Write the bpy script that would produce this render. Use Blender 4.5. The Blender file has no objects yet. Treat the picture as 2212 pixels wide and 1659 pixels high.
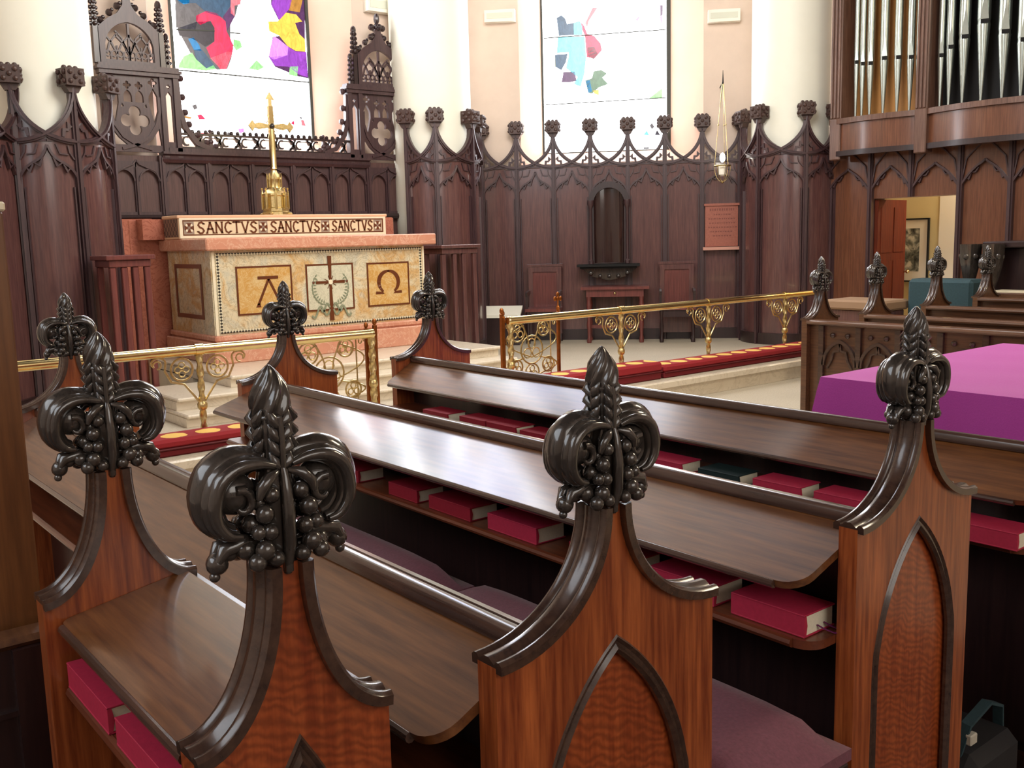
import bpy, math, random
from mathutils import Vector, Matrix
random.seed(7)
PI = math.pi
S = bpy.context.scene
COL = S.collection
# ------------------------------------------------------------------ camera
cam = bpy.data.cameras.new('camera'); camo = bpy.data.objects.new('camera', cam); COL.objects.link(camo)
F_ = Vector((0.61799634, 0.77222239, -0.14748931)); R_ = Vector((0.77816729, -0.62755402, -0.02513216)); U_ = R_.cross(F_)
camo.matrix_world = Matrix(((R_.x, U_.x, -F_.x, 0.0), (R_.y, U_.y, -F_.y, 0.0), (R_.z, U_.z, -F_.z, 1.6), (0, 0, 0, 1)))
cam.sensor_width = 36.0; cam.lens = 2128.47 / 2212 * 36.0; cam.clip_start = 0.05; cam.clip_end = 200
S.camera = camo
# ------------------------------------------------------------------ world, lights, exposure
W = bpy.data.worlds.new('world'); S.world = W; W.use_nodes = True
W.node_tree.nodes['Background'].inputs[0].default_value = (0.85, 0.93, 1.0, 1); W.node_tree.nodes['Background'].inputs[1].default_value = 1.0
def area(name, loc, target, size, energy, col):
    l = bpy.data.lights.new(name, 'AREA'); l.shape = 'RECTANGLE'; l.size, l.size_y = size; l.energy = energy; l.color = col
    o = bpy.data.objects.new(name, l); COL.objects.link(o); o.location = loc
    o.rotation_euler = (Vector(target) - Vector(loc)).to_track_quat('-Z', 'Y').to_euler(); return o
area('daylight_left', (-3.6, 2.5, 4.6), (3, 4, 1.0), (5.5, 3.2), 130, (0.84, 0.92, 1.0))
area('daylight_nave', (1.5, -5.4, 4.4), (4.5, 6, 1.4), (6.0, 3.4), 125, (1.0, 0.95, 0.88))
area('chancel_fill', (4.6, 4.9, 5.6), (7.2, 9.6, 1.6), (3.0, 2.4), 225, (1.0, 0.97, 0.93))  # unseen fill light added to brighten the apse walls
area('choir_lamps', (7.5, 0.5, 5.5), (3.5, 2.5, 0.5), (1.6, 1.6), 120, (1.0, 0.84, 0.60))
area('vestry_lamp', (12.0, 5.2, 2.6), (12.2, 7.0, 1.2), (0.5, 0.5), 22, (1.0, 0.86, 0.62))
S.view_settings.view_transform = 'Standard'; S.view_settings.look = 'None'; S.view_settings.gamma = 1.0
S.view_settings.use_curve_mapping = False; S.view_settings.exposure = 0.55
# ------------------------------------------------------------------ materials
def lin(c):
    return tuple(((v / 255) / 12.92 if v / 255 <= 0.04045 else ((v / 255 + 0.055) / 1.055) ** 2.4) for v in c)
class NT:
    def __init__(s, name):
        s.m = bpy.data.materials.new(name); s.m.use_nodes = True; s.n = s.m.node_tree.nodes; s.l = s.m.node_tree.links
        s.b = s.n['Principled BSDF']
    def node(s, t, **k):
        n = s.n.new(t)
        for a, v in k.items(): setattr(n, a, v)
        return n
    def coord(s, scale=(1, 1, 1), rot=(0, 0, 0)):
        tc = s.node('ShaderNodeTexCoord'); mp = s.node('ShaderNodeMapping'); mp.inputs['Scale'].default_value = scale; mp.inputs['Rotation'].default_value = rot
        s.l.new(tc.outputs['Object'], mp.inputs['Vector']); return mp.outputs['Vector']
    def noise(s, vec, scale=5, detail=4, rough=.55, dist=0):
        n = s.node('ShaderNodeTexNoise'); n.inputs['Scale'].default_value = scale; n.inputs['Detail'].default_value = detail
        n.inputs['Roughness'].default_value = rough; n.inputs['Distortion'].default_value = dist; s.l.new(vec, n.inputs['Vector']); return n.outputs['Fac']
    def ramp(s, fac, stops):
        r = s.node('ShaderNodeValToRGB'); e = r.color_ramp.elements
        while len(e) < len(stops): e.new(0.5)
        for i, (p, c) in enumerate(stops): e[i].position = p; e[i].color = (*c, 1)
        s.l.new(fac, r.inputs['Fac']); return r.outputs['Color']
    def mix(s, fac, a, b, mode='MIX'):
        m = s.node('ShaderNodeMix', data_type='RGBA', blend_type=mode)
        for v, i in ((fac, 0), (a, 6), (b, 7)):
            if hasattr(v, 'links') or hasattr(v, 'is_linked'): s.l.new(v, m.inputs[i])
            else: m.inputs[i].default_value = v if i == 0 else (*v, 1)
        return m.outputs[2]
    def bump(s, h, strength=.2, dist=.01):
        b = s.node('ShaderNodeBump'); b.inputs['Strength'].default_value = strength; b.inputs['Distance'].default_value = dist
        s.l.new(h, b.inputs['Height']); s.l.new(b.outputs['Normal'], s.b.inputs['Normal'])
    def fin(s, color=None, rough=.5, metal=0, coat=0, coat_r=.1, spec=.5, sheen=0):
        if color is not None:
            if isinstance(color, tuple): s.b.inputs['Base Color'].default_value = (*color, 1)
            else: s.l.new(color, s.b.inputs['Base Color'])
        s.b.inputs['Roughness'].default_value = rough; s.b.inputs['Metallic'].default_value = metal
        s.b.inputs['Coat Weight'].default_value = coat; s.b.inputs['Coat Roughness'].default_value = coat_r
        s.b.inputs['Specular IOR Level'].default_value = spec; s.b.inputs['Sheen Weight'].default_value = sheen
        return s.m
def wood(name, dark, light, axis='z', rough=.35, coat=.4, coat_r=.15, fine=60, figure=0.0, spec=.5):
    t = NT(name); k = {'x': (.06, 1, 1), 'y': (1, .06, 1), 'z': (1, 1, .06)}[axis]
    v = t.coord(k); n1 = t.noise(v, fine, 5, .6); n2 = t.noise(v, 9, 3, .5, .6)
    c = t.ramp(n1, [(.3, lin(dark)), (.72, lin(light))])
    c2 = t.mix(n2, c, tuple(x * .55 for x in lin(dark)))
    m = t.node('ShaderNodeMath', operation='MULTIPLY'); t.l.new(n2, m.inputs[0]); m.inputs[1].default_value = .6
    c = t.mix(m.outputs[0], c, tuple(x * .6 for x in lin(dark)))
    if figure > 0:
        w = t.node('ShaderNodeTexWave'); w.inputs['Scale'].default_value = 34; w.inputs['Distortion'].default_value = 14; w.inputs['Detail'].default_value = 4; w.inputs['Detail Scale'].default_value = .5; w.bands_direction = 'DIAGONAL'
        t.l.new(t.coord((1, 1, .8), (0, .5, 0)), w.inputs['Vector'])
        f = t.node('ShaderNodeMath', operation='MULTIPLY'); t.l.new(w.outputs['Fac'], f.inputs[0]); f.inputs[1].default_value = figure
        c = t.mix(f.outputs[0], c, tuple(x * .25 for x in lin(dark)))
    t.bump(n1, .12, .002)
    return t.fin(c, rough, 0, coat, coat_r, spec)
M = {}
M['reredos'] = wood('dark_reredos_oak', (58, 38, 42), (88, 62, 62), 'z', .42, .25, .25)
M['panel'] = wood('polished_panel_oak', (84, 54, 54), (120, 82, 76), 'z', .27, .6, .12)  # oak colour lightened and greyed to stand in for haze
M['panel_warm'] = wood('warm_panel_oak', (98, 58, 42), (138, 90, 64), 'z', .28, .5, .14)
M['dark'] = wood('dark_stained_oak', (36, 22, 24), (60, 38, 36), 'z', .35, .4, .2)
M['moulding'] = wood('moulding_oak', (56, 38, 32), (90, 66, 52), 'y', .26, .6, .12)
M['end'] = wood('red_brown_end_oak', (118, 48, 20), (202, 112, 58), 'z', .34, .35, .15, 90)
M['end_fig'] = wood('figured_red_oak', (146, 62, 28), (204, 106, 54), 'z', .34, .35, .15, 70, .42)
M['board'] = wood('polished_book_board_oak', (84, 48, 26), (140, 90, 48), 'y', .42, .85, .13, spec=.3)
M['rail'] = wood('rail_oak', (58, 40, 34), (96, 70, 58), 'y', .24, .6, .10)
M['shelf'] = wood('shelf_oak', (92, 44, 26), (134, 70, 42), 'y', .35, .4, .15)
M['finial'] = wood('carved_finial_oak', (58, 38, 34), (92, 64, 54), 'z', .5, .15, .3)
M['stall'] = wood('brown_stall_oak', (76, 46, 30), (122, 82, 52), 'y', .35, .4, .18)
M['carved'] = wood('carved_black_oak', (46, 41, 38), (80, 73, 67), 'z', .2, .9, .08)
M['redwood'] = wood('red_stained_wood', (96, 46, 42), (134, 70, 62), 'z', .35, .3, .2)
M['case'] = wood('organ_case_oak', (92, 62, 50), (140, 104, 86), 'z', .4, .3, .2)
M['floorwood'] = wood('dark_floor_boards', (52, 32, 24), (84, 56, 40), 'y', .5, .1, .3)
def plain(name, c, rough=.5, metal=0, coat=0, bump=None, var=.0, scale=20, sheen=0, spec=.5):
    t = NT(name); base = lin(c); col = base
    if var > 0 or bump:
        n = t.noise(t.coord(), scale, 4, .6)
        if var > 0: col = t.ramp(n, [(.3, tuple(x * (1 - var) for x in base)), (.7, tuple(min(1, x * (1 + var)) for x in base))])
        if bump: t.bump(n, bump, .004)
    return t.fin(col, rough, metal, coat, .1, spec, sheen)
M['plaster'] = plain('beige_wall_plaster', (226, 206, 190), .9, var=.04, scale=3, bump=.05)
M['reveal'] = plain('pink_reveal_plaster', (236, 198, 176), .9, var=.03, scale=3)
M['column'] = plain('cream_column_paint', (246, 245, 228), .55, var=.02, scale=3)
M['ceiling'] = plain('dark_timber_ceiling', (70, 52, 42), .8)
M['white'] = plain('white_painted_casing', (238, 234, 220), .5)
M['brass'] = plain('polished_brass', (228, 206, 148), .18, 1.0, var=.06, scale=40)
M['brass_old'] = plain('pale_aged_brass', (206, 184, 130), .34, 1.0, var=.2, scale=60, bump=.2)
M['copper'] = plain('coppery_brown_metal', (150, 90, 46), .38, 1.0, var=.2, scale=30)
M['pipe'] = plain('tin_organ_pipe_metal', (176, 184, 176), .28, .9, var=.08, scale=12)
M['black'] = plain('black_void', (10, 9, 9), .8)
M['cover_red'] = plain('red_book_cloth', (178, 40, 70), .55, var=.08, scale=90, bump=.1)
M['cover_crimson'] = plain('crimson_book_cloth', (146, 24, 44), .55, var=.08, scale=90, bump=.1)
M['cover_green'] = plain('dark_green_book_cloth', (26, 44, 44), .55, var=.1, scale=90, bump=.1)
M['pages'] = plain('cream_page_edges', (232, 226, 202), .8, var=.05, scale=200)
M['cushion'] = plain('plum_cushion_cloth', (112, 62, 76), .85, var=.16, scale=120, bump=.35, sheen=.1)
M['cloth'] = plain('magenta_table_cloth', (176, 62, 158), .85, var=.05, scale=150, bump=.3, sheen=.15)
M['teal'] = plain('dark_teal_cloth', (40, 66, 72), .8, var=.15, scale=60)
M['inlay'] = plain('brown_marble_inlay', (98, 50, 24), .3, coat=.3)
M['inlay_grey'] = plain('grey_green_inlay', (132, 138, 112), .35, coat=.3, var=.15, scale=60)
M['ivory'] = plain('ivory_stone', (232, 220, 190), .35, coat=.2, var=.05, scale=20)
M['paper'] = plain('white_mount_paper', (236, 232, 216), .8)
M['purple_ribbon'] = plain('purple_ribbon', (110, 30, 90), .6)
M['lead'] = plain('window_lead', (70, 72, 66), .6)
M['plaque'] = plain('brown_red_plaque', (158, 92, 74), .45, var=.15, scale=60, bump=.1)
M['candle'] = plain('white_candle_glass', (250, 246, 230), .4)
def marble(name, stops, vein, scale=3, rough=.25):
    t = NT(name); v = t.coord(); n = t.noise(v, scale, 6, .6, 1.2); n2 = t.noise(v, scale * 2.3, 8, .65, 2.5)
    c = t.ramp(n, [(p, lin(q)) for p, q in stops])
    w = t.ramp(n2, [(.47, (0, 0, 0)), (.5, (1, 1, 1)), (.53, (0, 0, 0))])
    m = t.node('ShaderNodeMath', operation='MULTIPLY'); t.l.new(w, m.inputs[0]); m.inputs[1].default_value = .55
    c = t.mix(m.outputs[0], c, lin(vein)); return t.fin(c, rough, 0, .3, .1)
M['siena'] = marble('veined_siena_marble', [(.3, (188, 184, 164)), (.45, (216, 202, 168)), (.6, (204, 164, 106)), (.75, (206, 200, 180))], (120, 96, 62), 3.2)
M['siena_gold'] = marble('golden_siena_marble', [(.3, (206, 170, 110)), (.5, (198, 150, 78)), (.7, (214, 190, 140))], (226, 206, 160), 3.5)
M['grey_marble'] = marble('pale_grey_marble', [(.3, (200, 196, 170)), (.6, (214, 208, 182)), (.8, (196, 176, 132))], (150, 146, 120), 4)
M['pink_marble'] = marble('pink_marble', [(.3, (196, 132, 106)), (.55, (208, 146, 118)), (.8, (198, 136, 112))], (230, 196, 168), 2.0)
M['red_marble'] = marble('red_brown_marble', [(.3, (170, 100, 78)), (.6, (186, 114, 92)), (.8, (158, 90, 74))], (120, 52, 40), 2.0)
M['step'] = marble('cream_step_marble', [(.3, (214, 200, 176)), (.6, (222, 210, 188)), (.8, (206, 190, 166))], (190, 176, 152), 1.2, .35)
def speckle(name, a, b, scale, rough=.7):
    t = NT(name); v = t.coord(); n = t.noise(v, scale, 3, .8); n2 = t.noise(v, 1.5, 3, .5)
    c = t.ramp(n, [(.38, lin(a)), (.6, lin(b))]); c = t.mix(n2, c, lin(a)); return t.fin(c, rough, 0, 0)
M['terrazzo'] = speckle('speckled_pale_floor', (176, 164, 142), (214, 204, 184), 70, .5)
def checker(name, a, b, scale, rough=.4, rot=0):
    t = NT(name); c = t.node('ShaderNodeTexChecker'); c.inputs['Scale'].default_value = scale
    c.inputs['Color1'].default_value = (*lin(a), 1); c.inputs['Color2'].default_value = (*lin(b), 1)
    t.l.new(t.coord((1, 1, 1), (0, rot, 0)), c.inputs['Vector']); return t.fin(c.outputs['Color'], rough)
M['mosaic'] = checker('black_white_mosaic', (52, 46, 34), (216, 208, 180), 48, rot=.785)
def emit(name, c, s):
    m = bpy.data.materials.new(name); m.use_nodes = True; n = m.node_tree.nodes; b = n['Principled BSDF']
    b.inputs['Base Color'].default_value = (*[x * .5 for x in c], 1); b.inputs['Emission Color'].default_value = (*c, 1); b.inputs['Emission Strength'].default_value = s
    b.inputs['Roughness'].default_value = .3; return m
def glassm(name, c, s, var=.35, scale=14):
    t = NT(name); n = t.noise(t.coord((1, 1, .5)), scale, 5, .65, 1.5); base = lin(c)
    col = t.ramp(n, [(.3, tuple(x * (1 - var) for x in base)), (.7, tuple(min(1.4, x * (1 + var)) for x in base))])
    t.l.new(col, t.b.inputs['Emission Color']); t.b.inputs['Emission Strength'].default_value = s * 1.35
    t.b.inputs['Base Color'].default_value = (*[x * .3 for x in base], 1); t.b.inputs['Roughness'].default_value = .25; return t.m
M['g_white'] = emit('white_daylit_glass', (.92, .95, 1.0), 8.0)
for k, c, s in [('g_red', (216, 44, 84), .75), ('g_rose', (236, 110, 120), .8), ('g_blue', (20, 120, 176), .7), ('g_navy', (56, 84, 110), .65), ('g_cyan', (110, 206, 224), .85),
                ('g_purple', (142, 66, 176), .7), ('g_lilac', (196, 130, 222), .8), ('g_plum', (86, 50, 92), .6), ('g_gold', (232, 176, 72), .85), ('g_ochre', (180, 128, 60), .6),
                ('g_green', (140, 206, 130), .8), ('g_dgreen', (84, 120, 90), .6), ('g_grey', (96, 92, 96), .6), ('g_dark', (58, 54, 66), .5), ('g_cream', (250, 238, 190), 1.3), ('g_pale_sheen', (196, 206, 246), 3.6)]:  # last glass is extra bright, added to give the book boards a bluish sheen
    M[k] = glassm('stained_glass_' + k[2:], c, s)
# kneeler: deep red with yellow motifs repeating along its length
def kneeler_mat():
    t = NT('red_kneeler_with_gold_motifs'); tc = t.node('ShaderNodeTexCoord'); sp = t.node('ShaderNodeSeparateXYZ'); t.l.new(tc.outputs['Object'], sp.inputs[0])
    def mth(op, a, b=None):
        n = t.node('ShaderNodeMath', operation=op)
        for i, v in enumerate((a, b)):
            if v is None: continue
            if isinstance(v, (int, float)): n.inputs[i].default_value = v
            else: t.l.new(v, n.inputs[i])
        return n.outputs[0]
    nz = t.noise(t.coord(), 14, 2, .5)
    fx = mth('SUBTRACT', mth('FRACT', mth('MULTIPLY', sp.outputs['X'], 4.2)), .5)
    ex = mth('POWER', mth('ABSOLUTE', mth('DIVIDE', fx, .36)), 2.0); ey = mth('POWER', mth('ABSOLUTE', mth('DIVIDE', sp.outputs['Y'], .085)), 2.0)
    d = mth('ADD', mth('ADD', ex, ey), mth('MULTIPLY', mth('SUBTRACT', nz, .5), 1.1))
    top = mth('GREATER_THAN', sp.outputs['Z'], .105)
    f = mth('MULTIPLY', mth('LESS_THAN', d, 1.0), top)
    n = t.noise(t.coord(), 80, 3, .6); t.bump(n, .3, .004)
    return t.fin(t.mix(f, lin((142, 22, 30)), lin((232, 190, 96))), .85)
M['kneeler'] = kneeler_mat()
# ------------------------------------------------------------------ mesh builder
def V(*a): return Vector(a)
class MB:
    def __init__(s): s.v = []; s.f = []; s.mi = []; s.mats = []; s.cur = 0; s.T = Matrix.Identity(4)
    def mat(s, m):
        if m not in s.mats: s.mats.append(m)
        s.cur = s.mats.index(m); return s
    def add(s, vs, fs):
        n = len(s.v); s.v += [s.T @ Vector(p) for p in vs]; s.f += [tuple(n + i for i in f) for f in fs]; s.mi += [s.cur] * len(fs); return s
    def box(s, x0, x1, y0, y1, z0, z1):
        return s.add([(x0, y0, z0), (x1, y0, z0), (x1, y1, z0), (x0, y1, z0), (x0, y0, z1), (x1, y0, z1), (x1, y1, z1), (x0, y1, z1)],
                     [(0, 3, 2, 1), (4, 5, 6, 7), (0, 1, 5, 4), (1, 2, 6, 5), (2, 3, 7, 6), (3, 0, 4, 7)])
    def bbox(s, x0, x1, y0, y1, z0, z1, b=.01):     # chamfered box
        v = []; f = []
        import itertools
        X, Y, Z = (x0, x1), (y0, y1), (z0, z1); idx = {}
        for i, j, k in itertools.product((0, 1), repeat=3):
            sx, sy, sz = (b if i == 0 else -b), (b if j == 0 else -b), (b if k == 0 else -b)
            for a, p in enumerate([(X[i], Y[j] + sy, Z[k] + sz), (X[i] + sx, Y[j], Z[k] + sz), (X[i] + sx, Y[j] + sy, Z[k])]):
                idx[(i, j, k, a)] = len(v); v.append(p)
        for i in (0, 1): f.append([idx[(i, j, k, 0)] for j, k in ((0, 0), (1, 0), (1, 1), (0, 1))][::(-1 if i == 0 else 1)])
        for j in (0, 1): f.append([idx[(i, j, k, 1)] for i, k in ((0, 0), (1, 0), (1, 1), (0, 1))][::(1 if j == 0 else -1)])
        for k in (0, 1): f.append([idx[(i, j, k, 2)] for i, j in ((0, 0), (1, 0), (1, 1), (0, 1))][::(-1 if k == 0 else 1)])
        for i, j in itertools.product((0, 1), repeat=2): f.append([idx[(i, j, 0, 0)], idx[(i, j, 0, 1)], idx[(i, j, 1, 1)], idx[(i, j, 1, 0)]][::(1 if i == j else -1)])
        for i, k in itertools.product((0, 1), repeat=2): f.append([idx[(i, 0, k, 0)], idx[(i, 0, k, 2)], idx[(i, 1, k, 2)], idx[(i, 1, k, 0)]][::(-1 if i == k else 1)])
        for j, k in itertools.product((0, 1), repeat=2): f.append([idx[(0, j, k, 1)], idx[(0, j, k, 2)], idx[(1, j, k, 2)], idx[(1, j, k, 1)]][::(1 if j == k else -1)])
        for i, j, k in itertools.product((0, 1), repeat=3): f.append([idx[(i, j, k, a)] for a in range(3)][::(1 if (i + j + k) % 2 == 0 else -1)])
        return s.add(v, [tuple(q) for q in f])
    def sweep(s, path, prof, N=None, closed=False, cap=True, scale=None, pclosed=True):
        # prof: list of (p, q); p along side = T x N, q along N
        path = [Vector(p) for p in path]; n = len(path); m = len(prof); vs = []
        Nn = Vector(N) if N is not None else None
        prevN = None
        for i, p in enumerate(path):
            if closed: t = (path[(i + 1) % n] - path[i - 1])
            else:
                a = path[max(i - 1, 0)]; b = path[min(i + 1, n - 1)]; t = b - a
            if t.length < 1e-9: t = Vector((0, 0, 1))
            t.normalize()
            if Nn is not None: q = Nn - t * Nn.dot(t); q.normalize()
            else:
                if prevN is None:
                    r = Vector((0, 0, 1)) if abs(t.z) < .9 else Vector((1, 0, 0)); q = r - t * r.dot(t)
                else: q = prevN - t * prevN.dot(t)
                q.normalize(); prevN = q
            side = t.cross(q)
            k = 1.0
            if Nn is not None and 0 < i < n - 1 and not closed:
                t1 = (path[i] - path[i - 1]).normalized(); c = max(.5, t1.dot(t)); k = 1 / c
            sc = scale[i] if scale else 1.0
            for (pp, qq) in prof: vs.append(p + side * (pp * sc * k) + q * (qq * sc))
        fs = []
        for i in range(n if closed else n - 1):
            for j in range(m if pclosed else m - 1):
                a = i * m + j; b = i * m + (j + 1) % m; c = ((i + 1) % n) * m + (j + 1) % m; d = ((i + 1) % n) * m + j; fs.append((a, b, c, d))
        if cap and not closed and pclosed: fs.append(tuple(range(m))[::-1]); fs.append(tuple((n - 1) * m + j for j in range(m)))
        return s.add(vs, fs)
    def tube(s, path, r, seg=8, closed=False, scale=None, N=None):
        return s.sweep(path, [(r * math.cos(2 * PI * k / seg), r * math.sin(2 * PI * k / seg)) for k in range(seg)], N, closed, True, scale)
    def bar(s, path, w, d, N, closed=False):        # rectangular rib lying in a plane with normal N
        return s.sweep(path, [(-w / 2, -d / 2), (w / 2, -d / 2), (w / 2, d / 2), (-w / 2, d / 2)], N, closed)
    def lathe(s, o, prof, seg=16, fr=None, capt=True, fn=None):
        # prof: (r, z)
        vs = []; n = len(prof)
        for (r, z) in prof:
            for k in range(seg):
                a = 2 * PI * k / seg; rr = r * (fn(a, z) if fn else 1); vs.append((o[0] + rr * math.cos(a), o[1] + rr * math.sin(a), o[2] + z))
        fs = [(i * seg + k, i * seg + (k + 1) % seg, (i + 1) * seg + (k + 1) % seg, (i + 1) * seg + k) for i in range(n - 1) for k in range(seg)]
        if capt: fs.append(tuple(range(seg))[::-1]); fs.append(tuple((n - 1) * seg + k for k in range(seg)))
        return s.add(vs, fs)
    def ball(s, c, r, seg=10, rings=7, sq=(1, 1, 1)):
        vs = []; fs = []
        for i in range(1, rings):
            ph = PI * i / rings
            for k in range(seg):
                a = 2 * PI * k / seg; vs.append((c[0] + r * sq[0] * math.sin(ph) * math.cos(a), c[1] + r * sq[1] * math.sin(ph) * math.sin(a), c[2] + r * sq[2] * math.cos(ph)))
        t = len(vs); vs.append((c[0], c[1], c[2] + r * sq[2])); vs.append((c[0], c[1], c[2] - r * sq[2]))
        for k in range(seg): fs.append((t, k, (k + 1) % seg)); b = (rings - 2) * seg; fs.append((t + 1, b + (k + 1) % seg, b + k))
        for i in range(rings - 2):
            for k in range(seg): fs.append((i * seg + k, (i + 1) * seg + k, (i + 1) * seg + (k + 1) % seg, i * seg + (k + 1) % seg))
        return s.add(vs, fs)
    def prism(s, poly, fr, d0, d1):                 # convex polygon (a,b) in frame fr(a,b,d)
        n = len(poly); vs = [fr(a, b, d0) for a, b in poly] + [fr(a, b, d1) for a, b in poly]
        return s.add(vs, [tuple(range(n))[::-1], tuple(range(n, 2 * n))] + [(i, (i + 1) % n, n + (i + 1) % n, n + i) for i in range(n)])
    def plate(s, outer, holes, fr, d0, d1, bev=0):  # any polygon with holes, extruded
        cu = bpy.data.curves.new('tmp', 'CURVE'); cu.dimensions = '2D'; cu.fill_mode = 'BOTH'; th = abs(d1 - d0) / 2; cu.extrude = max(th - bev, 1e-4)
        if bev: cu.bevel_depth = bev; cu.bevel_resolution = 1; cu.offset = -bev
        for pl in [outer] + list(holes):
            sp = cu.splines.new('POLY'); sp.points.add(len(pl) - 1)
            for i, (a, b) in enumerate(pl): sp.points[i].co = (a, b, 0, 1)
            sp.use_cyclic_u = True
        ob = bpy.data.objects.new('tmp', cu); COL.objects.link(ob); dg = bpy.context.evaluated_depsgraph_get(); dg.update()
        me = bpy.data.meshes.new_from_object(ob.evaluated_get(dg)); mid = (d0 + d1) / 2
        vs = [fr(v.co.x, v.co.y, mid + v.co.z) for v in me.vertices]; fs = [tuple(p.vertices) for p in me.polygons]
        s.add(vs, fs); bpy.data.objects.remove(ob); bpy.data.curves.remove(cu); bpy.data.meshes.remove(me); return s
    def build(s, name, m=None, parent=None, smooth=35, weld=False):
        me = bpy.data.meshes.new(name); off = Vector((0, 0, 0))
        pm = Matrix.Identity(4)
        if parent is not None:
            q = parent; chain = []
            while q is not None: chain.append(q); q = q.parent
            for q in reversed(chain): pm = pm @ Matrix.LocRotScale(q.location, q.rotation_euler, None)
        inv = pm.inverted()
        me.from_pydata([inv @ v for v in s.v], [], s.f)
        mats = s.mats if s.mats else [m]
        for x in mats: me.materials.append(M[x] if isinstance(x, str) else x)
        if s.mats: me.polygons.foreach_set('material_index', s.mi)
        import bmesh
        bm = bmesh.new(); bm.from_mesh(me)
        bmesh.ops.remove_doubles(bm, verts=bm.verts, dist=1e-5)
        bmesh.ops.recalc_face_normals(bm, faces=bm.faces); bm.to_mesh(me); bm.free()
        me.polygons.foreach_set('use_smooth', [True] * len(me.polygons)); me.set_sharp_from_angle(angle=math.radians(smooth)); me.update()
        o = bpy.data.objects.new(name, me); COL.objects.link(o)
        if parent is not None: o.parent = parent
        return o
def tag(o, label, cat, group=None, kind=None):
    if label: o['label'] = label
    if cat: o['category'] = cat
    if group: o['group'] = group
    if kind: o['kind'] = kind
    return o
def thing(name, label, cat, loc=(0, 0, 0), rz=0, group=None, kind=None):
    o = bpy.data.objects.new(name, None); o.empty_display_size = .1; COL.objects.link(o); o.location = loc; o.rotation_euler = (0, 0, rz)
    return tag(o, label, cat, group, kind)
def kids(o): return [c for c in bpy.data.objects if c.parent == o]
def copy_tree(o, parent=None, first=True):
    c = o.copy(); COL.objects.link(c); c.parent = parent
    for k in kids(o): copy_tree(k, c)
    return c
def struct(name, mb, m, label):
    o = mb.build(name, m); o['kind'] = 'structure'; o['label'] = label; return o
def frame_xz(y, sgn=-1):        # plane facing -Y at y ; depth d goes toward the viewer (-Y)
    return lambda a, b, d: Vector((a, y + sgn * d, b))
def frame_line(P, D, Nf):       # a along D, b = z, d along Nf (toward the room)
    P = Vector(P); D = Vector(D); Nf = Vector(Nf)
    return lambda a, b, d: P + D * a + Nf * d + Vector((0, 0, b))
def arc(cx, cz, r, a0, a1, n=12, sx=1.0): return [(cx + r * sx * math.cos(a0 + (a1 - a0) * i / n), cz + r * math.sin(a0 + (a1 - a0) * i / n)) for i in range(n + 1)]
def pointed(x0, x1, z0, zs, za, n=8):   # two-centred pointed arch outline (from lower left up and over)
    w = x1 - x0; h = za - zs; R = ((w / 2) ** 2 + h * h) / w; mid = (x0 + x1) / 2; L = []
    am = math.asin(min(1, h / R)) if R >= w / 2 else PI / 2
    for i in range(n + 1):
        t = am * i / n; L.append((x0 + R - R * math.cos(t), zs + R * math.sin(t)))
    L[-1] = (mid, za)
    return [(x0, z0)] + L + [(2 * mid - a, b) for a, b in reversed(L[:-1])] + [(x1, z0)]
def quatre(cx, cz, r, n=40):
    return [(cx + r * (.72 + .28 * abs(math.cos(2 * t)) ** .5 * (1 if True else 0)) * math.cos(t) * 1.0, cz + r * (.72 + .28 * abs(math.cos(2 * t)) ** .5) * math.sin(t)) for t in [2 * PI * i / n for i in range(n)]]
def foils(cx, cz, r, k=4, n=48, rot=0):
    out = []
    for i in range(n):
        t = 2 * PI * i / n; out.append((cx + r * (.50 + .50 * abs(math.cos(k * (t - rot) / 2)) ** .7) * math.cos(t), cz + r * (.50 + .50 * abs(math.cos(k * (t - rot) / 2)) ** .7) * math.sin(t)))
    return out
def drop(cx, z0, z1, w, n=8):   # pointed slot
    zs = z1 - w * .9
    return pointed(cx - w / 2, cx + w / 2, z0, zs, z1, n)
# ================================================================== SETTING
APX = 4.97
mb = MB(); mb.box(-4, 13.5, -6, 13.0, -.2, 0); struct('floor', mb, 'terrazzo', 'pale speckled chancel floor')
mb = MB(); mb.box(-4, 6.8, -6, 13.0, 11.5, 11.7); mb.box(6.8, 13.5, -6, 13.0, 11.5, 11.7); struct('ceiling', mb, 'ceiling', 'dark timber ceiling')
mb = MB(); mb.box(-4, 13.5, -6.2, -6, 0, 11.5); struct('wall_back', mb, 'plaster', 'plain wall behind the choir')
mb = MB(); mb.box(-4.2, -4, -6, 13, 0, 11.5); struct('wall_left', mb, 'plaster', 'plain wall on the left of the choir')
# platform of the sanctuary
mb = MB(); mb.box(-4, 13.5, 6.42, 13.0, 0.001, .2); mb.box(-4, 13.5, 6.385, 6.46, .165, .201)
struct('floor_sanctuary', mb, 'terrazzo', 'raised sanctuary floor behind the brass rail').data.materials[0] = M['terrazzo']
mb = MB(); mb.box(-3.9, 10.6, 6.36, 6.42, .001, .15); mb.sweep([(-3.9, 6.35, .17), (10.6, 6.35, .17)], [(-.03, -.03), (.03, -.03), (.03, .02), (.02, .032), (-.02, .032), (-.03, .02)], (0, 0, 1))
struct('trim_1', mb, 'step', 'pale stone step front with rounded lip below the kneelers')
mb = MB(); mb.box(-3.9, 3.6, -5, 4.9, .001, .02); struct('floor_choir', mb, 'floorwood', 'dark boards under the choir stalls')
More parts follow.
